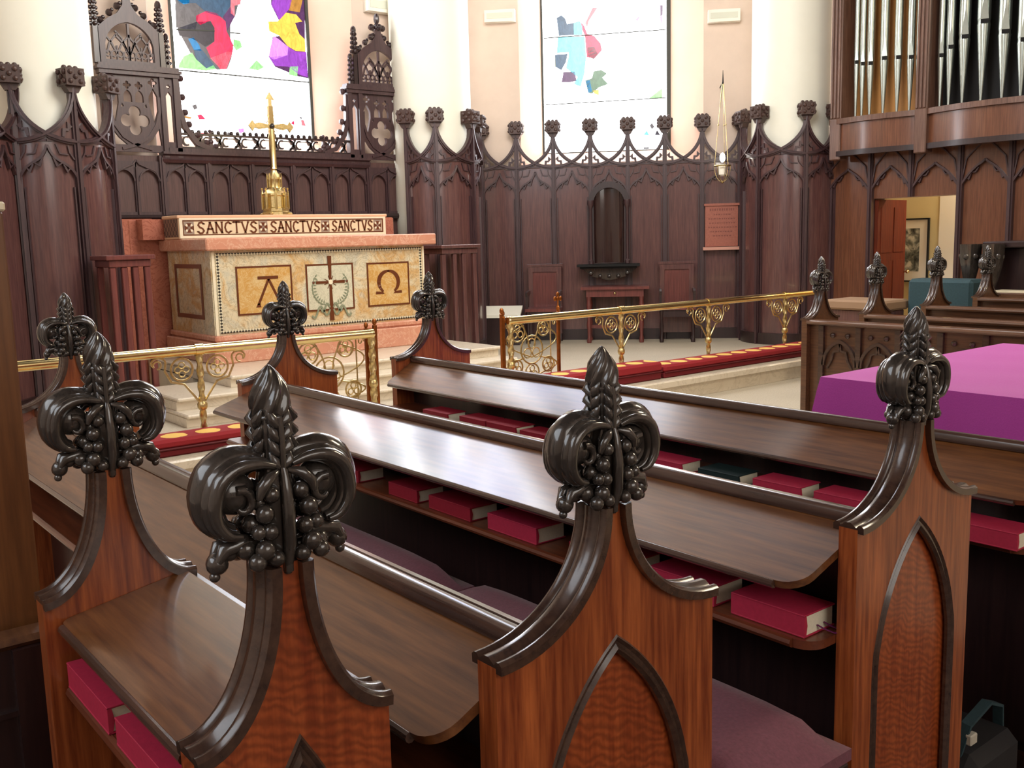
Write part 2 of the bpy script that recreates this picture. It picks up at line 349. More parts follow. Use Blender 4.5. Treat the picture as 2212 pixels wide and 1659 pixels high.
# altar wall with a splayed opening (y = 10.6 front, glass at 10.97)
def wall_opening(name, fr, a0, a1, o0, o1, g0, g1, zs, zsg, zt, depth, label):
    mb = MB(); mb.mat('plaster')
    mb.prism([(a0, 0), (o0, 0), (o0, 11.5), (a0, 11.5)], fr, 0, -depth - .1); mb.prism([(o1, 0), (a1, 0), (a1, 11.5), (o1, 11.5)], fr, 0, -depth - .1)
    mb.prism([(o0, 0), (o1, 0), (o1, zs), (o0, zs)], fr, 0, -depth - .1); mb.prism([(o0, zt), (o1, zt), (o1, 11.5), (o0, 11.5)], fr, 0, -depth - .1)
    mb.mat('reveal')
    for (p, q) in ((o0, g0), (o1, g1)):
        s = 1 if p == o0 else -1
        vs = [fr(p, zs, .002), fr(q, zsg, -depth), fr(q, zt, -depth), fr(p, zt, .002), fr(p, zs, -depth - .1), fr(p, zt, -depth - .1), fr(q, zsg, -depth - .1), fr(q, zt, -depth - .1)]
        mb.add(vs, [(0, 1, 2, 3), (1, 6, 7, 2), (4, 6, 1, 0), (3, 2, 7, 5)])
    vs = [fr(o0, zs, .002), fr(o1, zs, .002), fr(g1, zsg, -depth), fr(g0, zsg, -depth), fr(g0, zs, -depth), fr(g1, zs, -depth)]
    mb.add(vs, [(0, 1, 2, 3), (3, 2, 5, 4), (0, 3, 4), (1, 5, 2)])
    return struct(name, mb, None, label)
fa = frame_xz(10.6)
wall_opening('wall_altar', fa, 1.4, 7.62, 3.78, 6.2, 4.14, 5.82, 2.55, 2.78, 10.2, .35, 'beige wall behind the altar with window recess')
BD = Vector((0.68622, -0.72739, 0)); BN = Vector((-0.72739, -0.68622, 0)); BP = Vector((8.5, 10.4, 0))
fb = frame_line(BP, BD, BN)
fbw = frame_line(BP - BN * .1, BD, BN)
wall_opening('wall_bay', fbw, -1.45, 4.0, .05, 2.45, .31, 2.03, 2.55, 2.72, 10.2, .4, 'beige angled bay wall with window recess')
# right wall (organ side) with a doorway below
mb = MB()
RWX = 10.8
mb.box(RWX, RWX + .25, 6.55, 8.6, 0, 11.5); mb.box(RWX, RWX + .25, 5.5, 6.55, 1.94, 11.5); mb.box(RWX, RWX + .25, -6, 5.5, 0, 11.5)
struct('wall_right', mb, 'plaster', 'beige wall on the right behind the organ')
LD = Vector((-0.68622, -0.72739, 0)); LN = Vector((0.72739, -0.68622, 0))
mb = MB(); fl = frame_line((1.9, 10.1, 0), LD, LN); mb.prism([(-1, 0), (6, 0), (6, 11.5), (-1, 11.5)], fl, 0, -.2)
struct('wall_bay_left', mb, 'plaster', 'beige angled wall left of the altar')
# vestry seen through the doorway
mb = MB(); mb.box(12.6, 12.7, 4.2, 9, 0, 3.2); mb.box(11.05, 12.7, 4.1, 4.2, 0, 3.2); mb.box(11.05, 12.7, 9, 9.1, 0, 3.2); mb.box(11.05, 12.7, 4.1, 9.1, 3.2, 3.3)
struct('wall_vestry', mb, plain('warm_vestry_paint', (226, 192, 140), .8), 'warm cream vestry wall beyond the doorway')
mb = MB(); mb.box(12.35, 12.6, 6.25, 6.55, 0, 3.2); mb.box(12.5, 12.6, 5.9, 6.25, 0, 3.2)
struct('trim_2', mb, 'white', 'cream pier in the vestry beside the framed picture')
# ------------------------------------------------------------------ windows
def lattice(mb, fr, pts, mat, d=.004):
    mb.mat(mat); n = len(pts); mb.plate(pts, [], fr, d - .001, d + .001)
def lead(mb, fr, pts, w=.012, closed=False):
    N = fr(0, 0, 1) - fr(0, 0, 0); mb.bar([fr(a, b, .006) for a, b in pts], w, .01, N, closed)
def g1(x, y):   # trace of the first window, crop pixels -> (X, z)
    xl = 45 + 90 * y / 1330; xr = 1415 + 115 * y / 1500; t = (x - xl) / (xr - xl)
    yb = 700 + t * 140; dep = 11.03 + t * 1.01; return (4.17 + 1.62 * t, 3.5 + (yb - y) / 4.88 * dep / 2128 * 1.02)
w1 = thing('window_1', 'tall stained glass window above the altar', 'window', (5.0, 10.95, 2.8), kind='structure')
frg = frame_xz(10.98)
mb = MB(); mb.plate([(4.14, 2.72), (5.82, 2.72), (5.82, 10.2), (4.14, 10.2)], [], frg, -.01, 0); mb.build('white_glass', 'g_white', w1)
mb = MB(); fru = frame_xz(10.979)
for mat, pts in [('g_grey', [(100, 0), (740, 0), (690, 190), (640, 260), (640, 400), (670, 500), (650, 600), (610, 700), (510, 705), (300, 640), (130, 320)]), ('g_plum', [(1060, 0), (1420, 0), (1440, 560), (1475, 810), (1370, 790), (1110, 690), (1040, 590), (1080, 400), (1150, 390), (1150, 250), (1060, 90)])]:
    mb.mat(mat); mb.plate([g1(*p) for p in pts], [], fru, -.001, .001)
for mat, pts in [
    ('g_navy', [(100, 0), (650, 0), (640, 90), (560, 200), (400, 150), (300, 60), (140, 60)]), ('g_blue', [(120, 0), (240, 0), (235, 60), (180, 70), (130, 30)]),
    ('g_grey', [(100, 60), (300, 90), (330, 160), (290, 330), (110, 290)]),
    ('g_red', [(300, 180), (400, 135), (500, 160), (590, 240), (600, 330), (670, 470), (660, 540), (600, 700), (540, 700), (440, 580), (400, 490), (480, 430), (480, 300), (440, 230), (340, 270), (300, 230)]),
    ('g_dark', [(120, 300), (300, 240), (440, 235), (480, 300), (480, 430), (390, 480), (320, 430), (240, 390), (140, 370)]),
    ('g_plum', [(560, 200), (640, 100), (680, 200), (610, 330), (590, 240)]),
    ('g_rose', [(640, 0), (750, 0), (740, 80), (680, 90), (680, 190), (640, 160)]), ('g_rose', [(440, 590), (640, 520), (660, 545), (600, 700), (545, 700)]),
    ('g_blue', [(225, 400), (275, 390), (330, 460), (350, 520), (280, 510)]), ('g_navy', [(280, 510), (350, 500), (400, 560), (470, 650), (500, 690), (400, 690), (300, 600)]),
    ('g_green', [(140, 640), (180, 570), (260, 535), (300, 600), (400, 690), (470, 660), (500, 700), (400, 712), (130, 680)]),
    ('g_green', [(670, 410), (740, 430), (760, 490), (700, 525), (670, 480)]), ('g_green', [(830, 700), (910, 620), (990, 690), (930, 720)]), ('g_cream', [(640, 690), (760, 700), (760, 750), (650, 735)]),
    ('g_purple', [(1085, 0), (1290, 20), (1260, 130), (1200, 190), (1150, 240), (1100, 150), (1060, 90)]), ('g_ochre', [(1290, 0), (1415, 0), (1370, 170), (1250, 150), (1260, 70)]),
    ('g_gold', [(1030, 250), (1130, 250), (1220, 170), (1330, 190), (1400, 260), (1320, 270), (1370, 380), (1430, 430), (1440, 550), (1330, 540), (1240, 490), (1150, 390), (1080, 360), (1040, 340)]),
    ('g_plum', [(1330, 290), (1410, 260), (1430, 420), (1370, 370)]),
    ('g_lilac', [(1055, 500), (1090, 390), (1140, 420), (1250, 500), (1240, 580), (1090, 620), (1045, 590)]),
    ('g_purple', [(1045, 595), (1240, 580), (1250, 500), (1330, 545), (1450, 555), (1470, 800), (1370, 770), (1250, 690), (1110, 680)]),
    ('g_green', [(1270, 690), (1360, 690), (1350, 790), (1260, 770)]),
    ('g_red', [(310, 1145), (350, 1140), (395, 1190), (330, 1190)]), ('g_grey', [(260, 1050), (300, 1040), (315, 1080), (280, 1095)]), ('g_ochre', [(185, 1150), (255, 1165), (250, 1185), (190, 1175)]),
    ('g_rose', [(335, 1320), (425, 1325), (420, 1358), (340, 1352)]), ('g_lilac', [(720, 1290), (780, 1285), (785, 1320), (740, 1335)]), ('g_grey', [(595, 1330), (630, 1320), (670, 1368), (605, 1360)]),
    ('g_red', [(1285, 1250), (1320, 1215), (1325, 1265)]), ('g_rose', [(1400, 1215), (1430, 1220), (1455, 1280), (1405, 1270)]), ('g_rose', [(1280, 1392), (1345, 1392), (1340, 1420), (1283, 1418)]),
    ('g_grey', [(1370, 1180), (1410, 1190), (1405, 1215)])]:
    lattice(mb, frg, [g1(*p) for p in pts], mat)
# upper part out of view; bright pale pieces added for bluish reflections on book boards
for k, (x, z, r, mat) in enumerate([(4.6, 5.0, .35, 'g_red'), (5.3, 5.1, .38, 'g_purple'), (4.95, 5.9, .4, 'g_blue'), (4.5, 6.4, .25, 'g_green'), (5.4, 6.5, .25, 'g_gold'), (4.7, 7.3, .42, 'g_pale_sheen'), (5.35, 7.5, .35, 'g_pale_sheen'), (4.6, 8.4, .38, 'g_pale_sheen'), (5.3, 8.6, .42, 'g_cyan'), (4.9, 9.5, .4, 'g_pale_sheen'), (5.5, 5.7, .3, 'g_pale_sheen'), (4.4, 5.6, .3, 'g_cyan'), (5.0, 6.7, .34, 'g_pale_sheen'), (5.55, 6.9, .25, 'g_pale_sheen'), (4.4, 7.9, .3, 'g_cyan'), (5.1, 8.0, .34, 'g_pale_sheen')]):
    lattice(mb, frg, foils(x, z, r, 3), mat)
mb.build('coloured_glass', None, w1)
mb = MB(); mb.mat('lead')
for pts in [[(100, 700), (1480, 850)], [(1085, 20), (1410, 50)], [(110, 310), (480, 330)], [(640, 350), (740, 360)]]: lead(mb, frg, [g1(*p) for p in pts], .014)
for z in (4.9, 5.6, 6.3, 7.1, 7.9, 8.7, 9.5): lead(mb, frg, [(4.17, z), (5.79, z)], .016)
mb.plate([(4.13, 2.72), (5.83, 2.72), (5.83, 10.2), (4.13, 10.2)], [[(4.175, 2.79), (5.785, 2.79), (5.785, 10.15), (4.175, 10.15)]], frg, -.01, .03)
mb.build('lead_frame', None, w1)
def g2(x, y):
    t = (x - 70) / (1370 - 70 - 20 * y / 1600); dep = 12.9
    return (.33 + 1.66 * t, 3.39 + (965 - y + (t - .5) * 10) / 4.88 * dep / 2128 * 1.02)
frg2 = frame_line(BP - BN * .52, BD, BN)
w2 = thing('window_2', 'stained glass window in the angled bay, nearly burnt out', 'window', tuple(frg2(1.16, 2.7, 0)), kind='structure')
mb = MB(); mb.plate([(.3, 2.68), (2.04, 2.68), (2.04, 10.2), (.3, 10.2)], [], frg2, -.01, 0); mb.build('white_glass', 'g_white', w2)
mb = MB()
for mat, pts in [
    ('g_navy', [(220, 80), (270, 55), (310, 90), (330, 150), (400, 140), (400, 265), (240, 265)]), ('g_cyan', [(400, 140), (460, 125), (490, 170), (490, 270), (400, 265)]),
    ('g_cyan', [(230, 280), (510, 285), (525, 500), (500, 680), (460, 800), (390, 770), (430, 700), (310, 600), (340, 480), (340, 440), (215, 440)]),
    ('g_navy', [(195, 455), (330, 455), (310, 540), (260, 620), (195, 580)]), ('g_plum', [(280, 640), (400, 640), (420, 740), (340, 750), (260, 745)]),
    ('g_red', [(475, 140), (510, 180), (540, 260), (615, 290), (680, 370), (690, 440), (650, 480), (610, 520), (530, 500), (515, 285), (490, 220)]),
    ('g_grey', [(540, 400), (610, 400), (650, 480), (600, 525), (540, 490)]),
    ('g_dgreen', [(600, 650), (680, 640), (740, 680), (690, 720), (750, 790), (650, 820), (580, 880), (540, 870), (510, 740), (580, 720)]), ('g_blue', [(515, 740), (560, 740), (580, 860), (540, 870)]),
    ('g_cream', [(160, 460), (195, 460), (195, 590), (160, 580)]), ('g_gold', [(590, 850), (650, 840), (650, 900), (600, 880)]),
    ('g_plum', [(1300, 20), (1330, 20), (1325, 120), (1300, 130)]), ('g_lilac', [(1295, 130), (1325, 125), (1315, 240)]), ('g_lilac', [(1040, 150), (1090, 110), (1070, 165)]),
    ('g_cream', [(1160, 590), (1260, 510), (1310, 620), (1220, 700)]), ('g_green', [(1170, 960), (1310, 860), (1310, 965)]),
    ('g_cyan', [(1110, 1335), (1145, 1290), (1170, 1345)]), ('g_dark', [(1225, 1345), (1250, 1290), (1285, 1345)]), ('g_grey', [(1175, 1240), (1200, 1215), (1225, 1260), (1195, 1280)]),
    ('g_grey', [(1110, 1465), (1165, 1465), (1165, 1485), (1110, 1485)]), ('g_rose', [(600, 0), (655, 0), (560, 130), (540, 200), (520, 150)])]:
    lattice(mb, frg2, [g2(*p) for p in pts], mat)
for k, (x, z, r, mat) in enumerate([(.8, 5.2, .35, 'g_blue'), (1.5, 5.3, .38, 'g_red'), (1.16, 6.1, .4, 'g_cyan')]): lattice(mb, frg2, foils(x, z, r, 3), mat)
mb.build('coloured_glass', None, w2)
mb = MB(); mb.mat('lead')
for pts in [[(90, 972), (1350, 962)], [(80, 280), (1360, 268)]]: lead(mb, frg2, [g2(*p) for p in pts], .012)
for z in (4.9, 5.6, 6.3, 7.1, 7.9, 8.7, 9.5): lead(mb, frg2, [(.33, z), (1.99, z)], .016)
mb.plate([(.29, 2.67), (2.05, 2.67), (2.05, 10.2), (.29, 10.2)], [[(.33, 2.73), (1.985, 2.73), (1.985, 10.15), (.33, 10.15)]], frg2, -.01, .03)
mb.build('lead_frame', None, w2)
# ------------------------------------------------------------------ columns
for k, (x, y, lab) in enumerate([(2.42, 9.68, 'round cream column left of the altar, wood panelling around its foot'),
                                 (7.03, 10.22, 'round cream column between the two stained glass windows'),
                                 (10.66, 7.63, 'round cream column beside the organ pipes')]):
    mb = MB(); mb.lathe((x, y, .2), [(.52, 0), (.52, .12), (.48, .16), (.48, 11.25)], 48)
    tag(mb.build('column', 'column'), lab, 'column')
# ------------------------------------------------------------------ panelling with ogee crest
def crest_z(t, w, zt=2.93, h=.45):    # t in 0..w between two posts
    def q(x):
        c = 1 - min(max(x / w, 0), 1); th = math.acos(c); return zt - h * math.sin(th)
    return q
def panelling_frames(st, cyl):
    out = []
    for i in range(len(st) - 1):
        D = (st[i + 1] - st[i]); w = D.length; D.normalize(); Nn = Vector((D.y, -D.x, 0))
        if Nn.dot(-st[i]) < 0: Nn = -Nn
        if cyl:
            c = Vector((cyl[0], cyl[1], 0)); R = cyl[2]; a0 = math.atan2(st[i].y - c.y, st[i].x - c.x); a1 = math.atan2(st[i + 1].y - c.y, st[i + 1].x - c.x)
            da = (a1 - a0 + PI) % (2 * PI) - PI; w = abs(da) * R
            def fr(a, b, d, c=c, R=R, a0=a0, da=da, w=w):
                t = a0 + da * a / w; return c + Vector((math.cos(t), math.sin(t), 0)) * (R + d) + Vector((0, 0, b))
            m = a0 + da / 2; Nn = Vector((math.cos(m), math.sin(m), 0)); norm = lambda a, a0=a0, da=da, w=w: Vector((math.cos(a0 + da * a / w), math.sin(a0 + da * a / w), 0))
        else:
            fr = frame_line(st[i], D, Nn); norm = lambda a, Nn=Nn: Nn
        out.append((w, fr, Nn, norm))
    return out
def strips(mb, fr, w, zlo, zhi, d0, d1, n=16):
    for k in range(n):
        a, b = w * k / n, w * (k + 1) / n
        vs = [fr(a, zlo(a), d1), fr(b, zlo(b), d1), fr(b, zhi(b), d1), fr(a, zhi(a), d1), fr(a, zlo(a), d0), fr(b, zlo(b), d0), fr(b, zhi(b), d0), fr(a, zhi(a), d0)]
        mb.add(vs, [(0, 1, 2, 3), (5, 4, 7, 6), (3, 2, 6, 7), (1, 0, 4, 5)])
def panelling(name, label, stations, zb=.2, zt=2.94, h=.44, open_above=False, skip=(), plate_to=None, finials=True, first_post=True, cyl=None):
    st = [Vector((a, b, 0)) for a, b in stations]
    c = sum(st, Vector()) / len(st)
    root = thing(name, label, 'wall panelling', (c.x, c.y, zb))
    zspring = zt - .84; zap = zt - .50
    back = MB(); rib = MB(); base = MB(); nP = len(st)
    norms = []
    for (w, fr, Nn, norm) in panelling_frames(st, cyl):
        norms.append(Nn)
        n = 14; A = []
        for k in range(n + 1):
            th = (PI / 2) * k / n; A.append((w * (1 - math.cos(th)), zt - h * math.sin(th)))
        Bc = [(w - a, b) for a, b in A]
        z1 = zt - h - .01
        cz_ = lambda a: zt - h * math.sin(math.acos(max(0, 1 - min(a, w - a) / w)))
        ogee = lambda a: zspring + .23 * math.sqrt(max(0, 1 - (1 - min(a, w - a) / (w / 2)) ** 2)) + .12 * (min(a, w - a) / (w / 2)) ** 7
        strips(back, fr, w, lambda a: zb, (lambda a: z1) if open_above else cz_, -.045, -.02)
        strips(back, fr, w, ogee, (lambda a: z1) if open_above else cz_, -.02, -.004, 28)
        def rbar(pts, wd, dp): 
            m = pts[len(pts) // 2][0]; rib.bar([fr(a, b, dd) for a, b, dd in pts], wd, dp, norm(m))
        for cv in (A, Bc): rbar([(a, b, 0) for a, b in cv], .045, .05); rbar([(a, b, .018) for a, b in cv], .016, .05)
        L = [(w * k / 28, ogee(w * k / 28)) for k in range(29)]
        rbar([(a, b, .0) for a, b in L[:15]], .02, .035); rbar([(a, b, .0) for a, b in L[14:]], .02, .035)
        for sgn in (0, 1):
            for cp in ([(w * .13, zspring + .17), (w * .2, zspring + .13), (w * .26, zspring + .19)], [(w * .28, zspring + .20), (w * .36, zspring + .175), (w * .42, zspring + .25)],
                       [(.03, z1 - .14), (w * .14, z1 - .08), (w * .16, z1 - .02)], [(w * .16, z1 - .10), (w * .3, z1 - .09), (w * .36, z1 - .01)]):
                rbar([((w - a) if sgn else a, b, .0) for a, b in cp], .012, .03)
            # cusped web between post and crest curve
            for cp in ([(.035, zt - .34), (w * .11, zt - .31), (w * .12, zt - .36)], [(w * .12, zt - .36), (w * .2, zt - .36), (w * .22, zt - .42)], [(.03, z1 + .02), (w * .5, z1 + .02)]):
                rbar([((w - a) if sgn else a, b, .0) for a, b in cp], .022, .03)
            a = (w - .045) if sgn else .045; rbar([(a, zb + .14, -.01), (a, zspring, -.01)], .012, .03)
        strips(base, fr, w, lambda a: zb, lambda a: zb + .14, -.02, .02)
    back.build('back_panel', 'panel', root); rib.build('crest_tracery', 'reredos', root); base.build('plinth', 'dark', root)
    for i in range(nP):
        if not first_post and i == 0: continue
        Nn = norms[0] if i == 0 else norms[-1] if i == nP - 1 else (norms[i - 1] + norms[i]).normalized()
        D = Vector((-Nn.y, Nn.x, 0)); fr = frame_line(st[i], D, Nn)
        mb = MB(); mb.prism([(-.028, zb), (.028, zb), (.028, zt), (-.028, zt)], fr, -.04, .02)
        mb.prism([(-.012, zb), (.012, zb), (.012, zt - .03), (-.012, zt - .03)], fr, .02, .04)
        po = mb.build('post', 'reredos', root)
        if finials:
            mb = MB(); b = .082
            mb.prism([(-b, zt + .005), (b, zt + .005), (b, zt + .15), (-b, zt + .15)], fr, -b, b)
            mb.prism([(-.04, zt - .05), (.04, zt - .05), (b * .9, zt + .005), (-b * .9, zt + .005)], fr, -.04, .04)
            for (a, z) in [(-.045, .04), (.045, .04), (-.045, .115), (.045, .115), (0, .078)]:
                for dd in (b, -b): mb.ball(fr(a, zt + z, dd), .022, 7, 5)
                mb.ball(fr(b, zt + z, a), .024, 7, 5); mb.ball(fr(-b, zt + z, a), .024, 7, 5)
            for a in (-.05, 0, .05): mb.ball(fr(a, zt + .155, 0), .025, 7, 5)
            mb.build('carved_finial', 'finial', po)
    return root
def ring(cx, cy, r, angs): return [(cx + r * math.cos(math.radians(a)), cy + r * math.sin(math.radians(a))) for a in angs]
def ang(c, p): return math.degrees(math.atan2(p[1] - c[1], p[0] - c[0]))
c0 = (2.42, 9.68)
panelling('column_panelling', 'dark panelling with crown-like crest around the left column', ring(2.42, 9.68, .59, (236, 283, 330)), zt=2.96, h=.46, cyl=(2.42, 9.68, .59))
lb = [(2.13 - .34 * k, 9.24 - .36 * k) for k in range(0, 4)]
panelling('bay_panelling', 'panelled wall run at the far left edge, beside the left column', lb, first_post=False, finials=True)
panelling('column_panelling', 'dark panelling with crown-like crest around the column between the windows', ring(7.03, 10.22, .57, (203, 239, 289, 335)), cyl=(7.03, 10.22, .57))
bay = [tuple(fb(s, 0, 0))[:2] for s in (-.94, -.47, -.002, .49, .98, 1.47, 1.95, 2.43, 2.91)]
panelling('bay_panelling', 'long run of arched oak panels below the right stained glass window', bay, open_above=True, skip=())
panelling('column_panelling', 'polished panelling with crest around the column beside the organ', ring(10.66, 7.63, .57, (128, 176, 234, 281)), cyl=(10.66, 7.63, .57))
# organ side panelling: arches below the organ gallery, doorway in bays two and three
def organ_side():
    ys = [7.14, 6.55, 6.04, 5.47, 4.92, 4.40, 3.85, 3.3]; x = 10.74
    root = thing('organ_side_panelling', 'arched panelling below the organ gallery with an open doorway in it', 'wall panelling', (x, 5.2, .2))
    back = MB(); rib = MB(); N = Vector((-1, 0, 0))
    for i in range(len(ys) - 1):
        a, b = ys[i], ys[i + 1]; w = a - b; fr = frame_line((x, a, 0), (0, -1, 0), N)
        L = []
        zs, za = 2.02, 2.30
        for k in range(11):
            t = k / 10; L.append((w / 2 * t, zs + (za - zs) * (.75 * math.sin(min(t * 1.2, 1) * PI / 2) + .25 * t ** 4)))
        sp = [(0, zs)] + L[1:] + [(w - q, z) for q, z in reversed(L[:-1])] + [(w, 2.5), (0, 2.5)]
        back.plate(sp, [], fr, -.01, .005)
        if i in (1, 2): back.prism([(0, 1.94), (w, 1.94), (w, 2.5), (0, 2.5)], fr, -.045, -.02)
        else: back.prism([(0, .2), (w, .2), (w, 2.5), (0, 2.5)], fr, -.045, -.02)
        for cv in (L, [(w - q, z) for q, z in L]): rib.bar([fr(q, z, .01) for q, z in cv], .022, .04, N)
        for sg in (0, 1):
            cp = [(w * .1, zs + .10), (w * .17, zs + .08), (w * .22, zs + .15), (w * .3, zs + .15), (w * .36, zs + .2)]
            rib.bar([fr((w - q) if sg else q, z, .0) for q, z in cp], .012, .03, N)
            rib.bar([fr((w - q) if sg else q, z, .01) for q, z in [(0.02, zs + .05), (w * .12, zs + .3), (w * .3, zs + .4), (w * .45, zs + .47)]], .014, .03, N)
        zb = 1.94 if i in (2,) else .2
    back.build('back_panel', 'panel_warm', root); rib.build('arch_tracery', 'reredos', root)
    for i, y in enumerate(ys):
        if i == 0: continue
        zb = 1.94 if i == 2 else .2
        mb = MB(); mb.box(x - .03, x + .04, y - .03, y + .03, zb, 2.5); mb.box(x - .05, x - .03, y - .013, y + .013, zb, 2.48); mb.build('post', 'reredos', root)
organ_side()
# door ajar in the vestry doorway + framed picture
d1 = thing('door_1', 'red-brown panelled door standing open in the organ-side doorway', 'door', (10.95, 6.52, .2), kind='structure')
mb = MB(); T = Matrix.Translation((10.80, 6.53, 0)) @ Matrix.Rotation(math.radians(8), 4, 'Z'); mb.T = T
mb.box(0, .84, -.045, 0, .2, 1.93); mb.box(.08, .38, -.055, -.04, .4, 1.2); mb.box(.46, .78, -.055, -.04, .4, 1.2); mb.box(.08, .38, -.055, -.04, 1.3, 1.84); mb.box(.46, .78, -.055, -.04, 1.3, 1.84)
mb.build('door_leaf', wood('warm_door_oak', (84, 30, 14), (122, 50, 22), rough=.7, coat=0, spec=.2), d1)
mb = MB(); mb.T = T; mb.tube([(.80, -.05, 1.05), (.80, -.09, 1.05)], .012); mb.ball((.80, -.1, 1.05), .025); mb.build('door_knob', 'brass', d1)
pf = thing('framed_picture', 'framed black and white picture hanging in the vestry beyond the doorway', 'picture', (12.34, 6.75, .9))
mb = MB(); fp = frame_line((12.33, 7.06, 0), (0, -1, 0), (-1, 0, 0))
mb = MB(); mb.plate([(0, .88), (.40, .88), (.40, 1.71), (0, 1.71)], [[(.02, .90), (.38, .90), (.38, 1.69), (.02, 1.69)]], fp, 0, .03); mb.build('frame', 'black', pf)
mb = MB(); mb.prism([(.02, .90), (.38, .90), (.38, 1.69), (.02, 1.69)], fp, .005, .012); mb.build('mount', 'paper', pf)
def photo_mat():
    t = NT('monochrome_landscape_print'); n = t.noise(t.coord((1, 1, 1)), 7, 5, .6, .8)
    return t.fin(t.ramp(n, [(.35, lin((30, 32, 30))), (.5, lin((110, 114, 104))), (.65, lin((214, 214, 200)))]), .4)
mb = MB(); mb.prism([(.02, 1.02), (.27, 1.02), (.27, 1.58), (.02, 1.58)], fp, .012, .015); mb.build('print', photo_mat(), pf)
mb = MB(); mb.box(12.36, 12.6, 6.55, 7.3, .2, 1.9 + .8); struct('trim_3', mb, plain('pale_vestry_pier', (216, 200, 150), .8), 'vestry wall face carrying the framed picture')
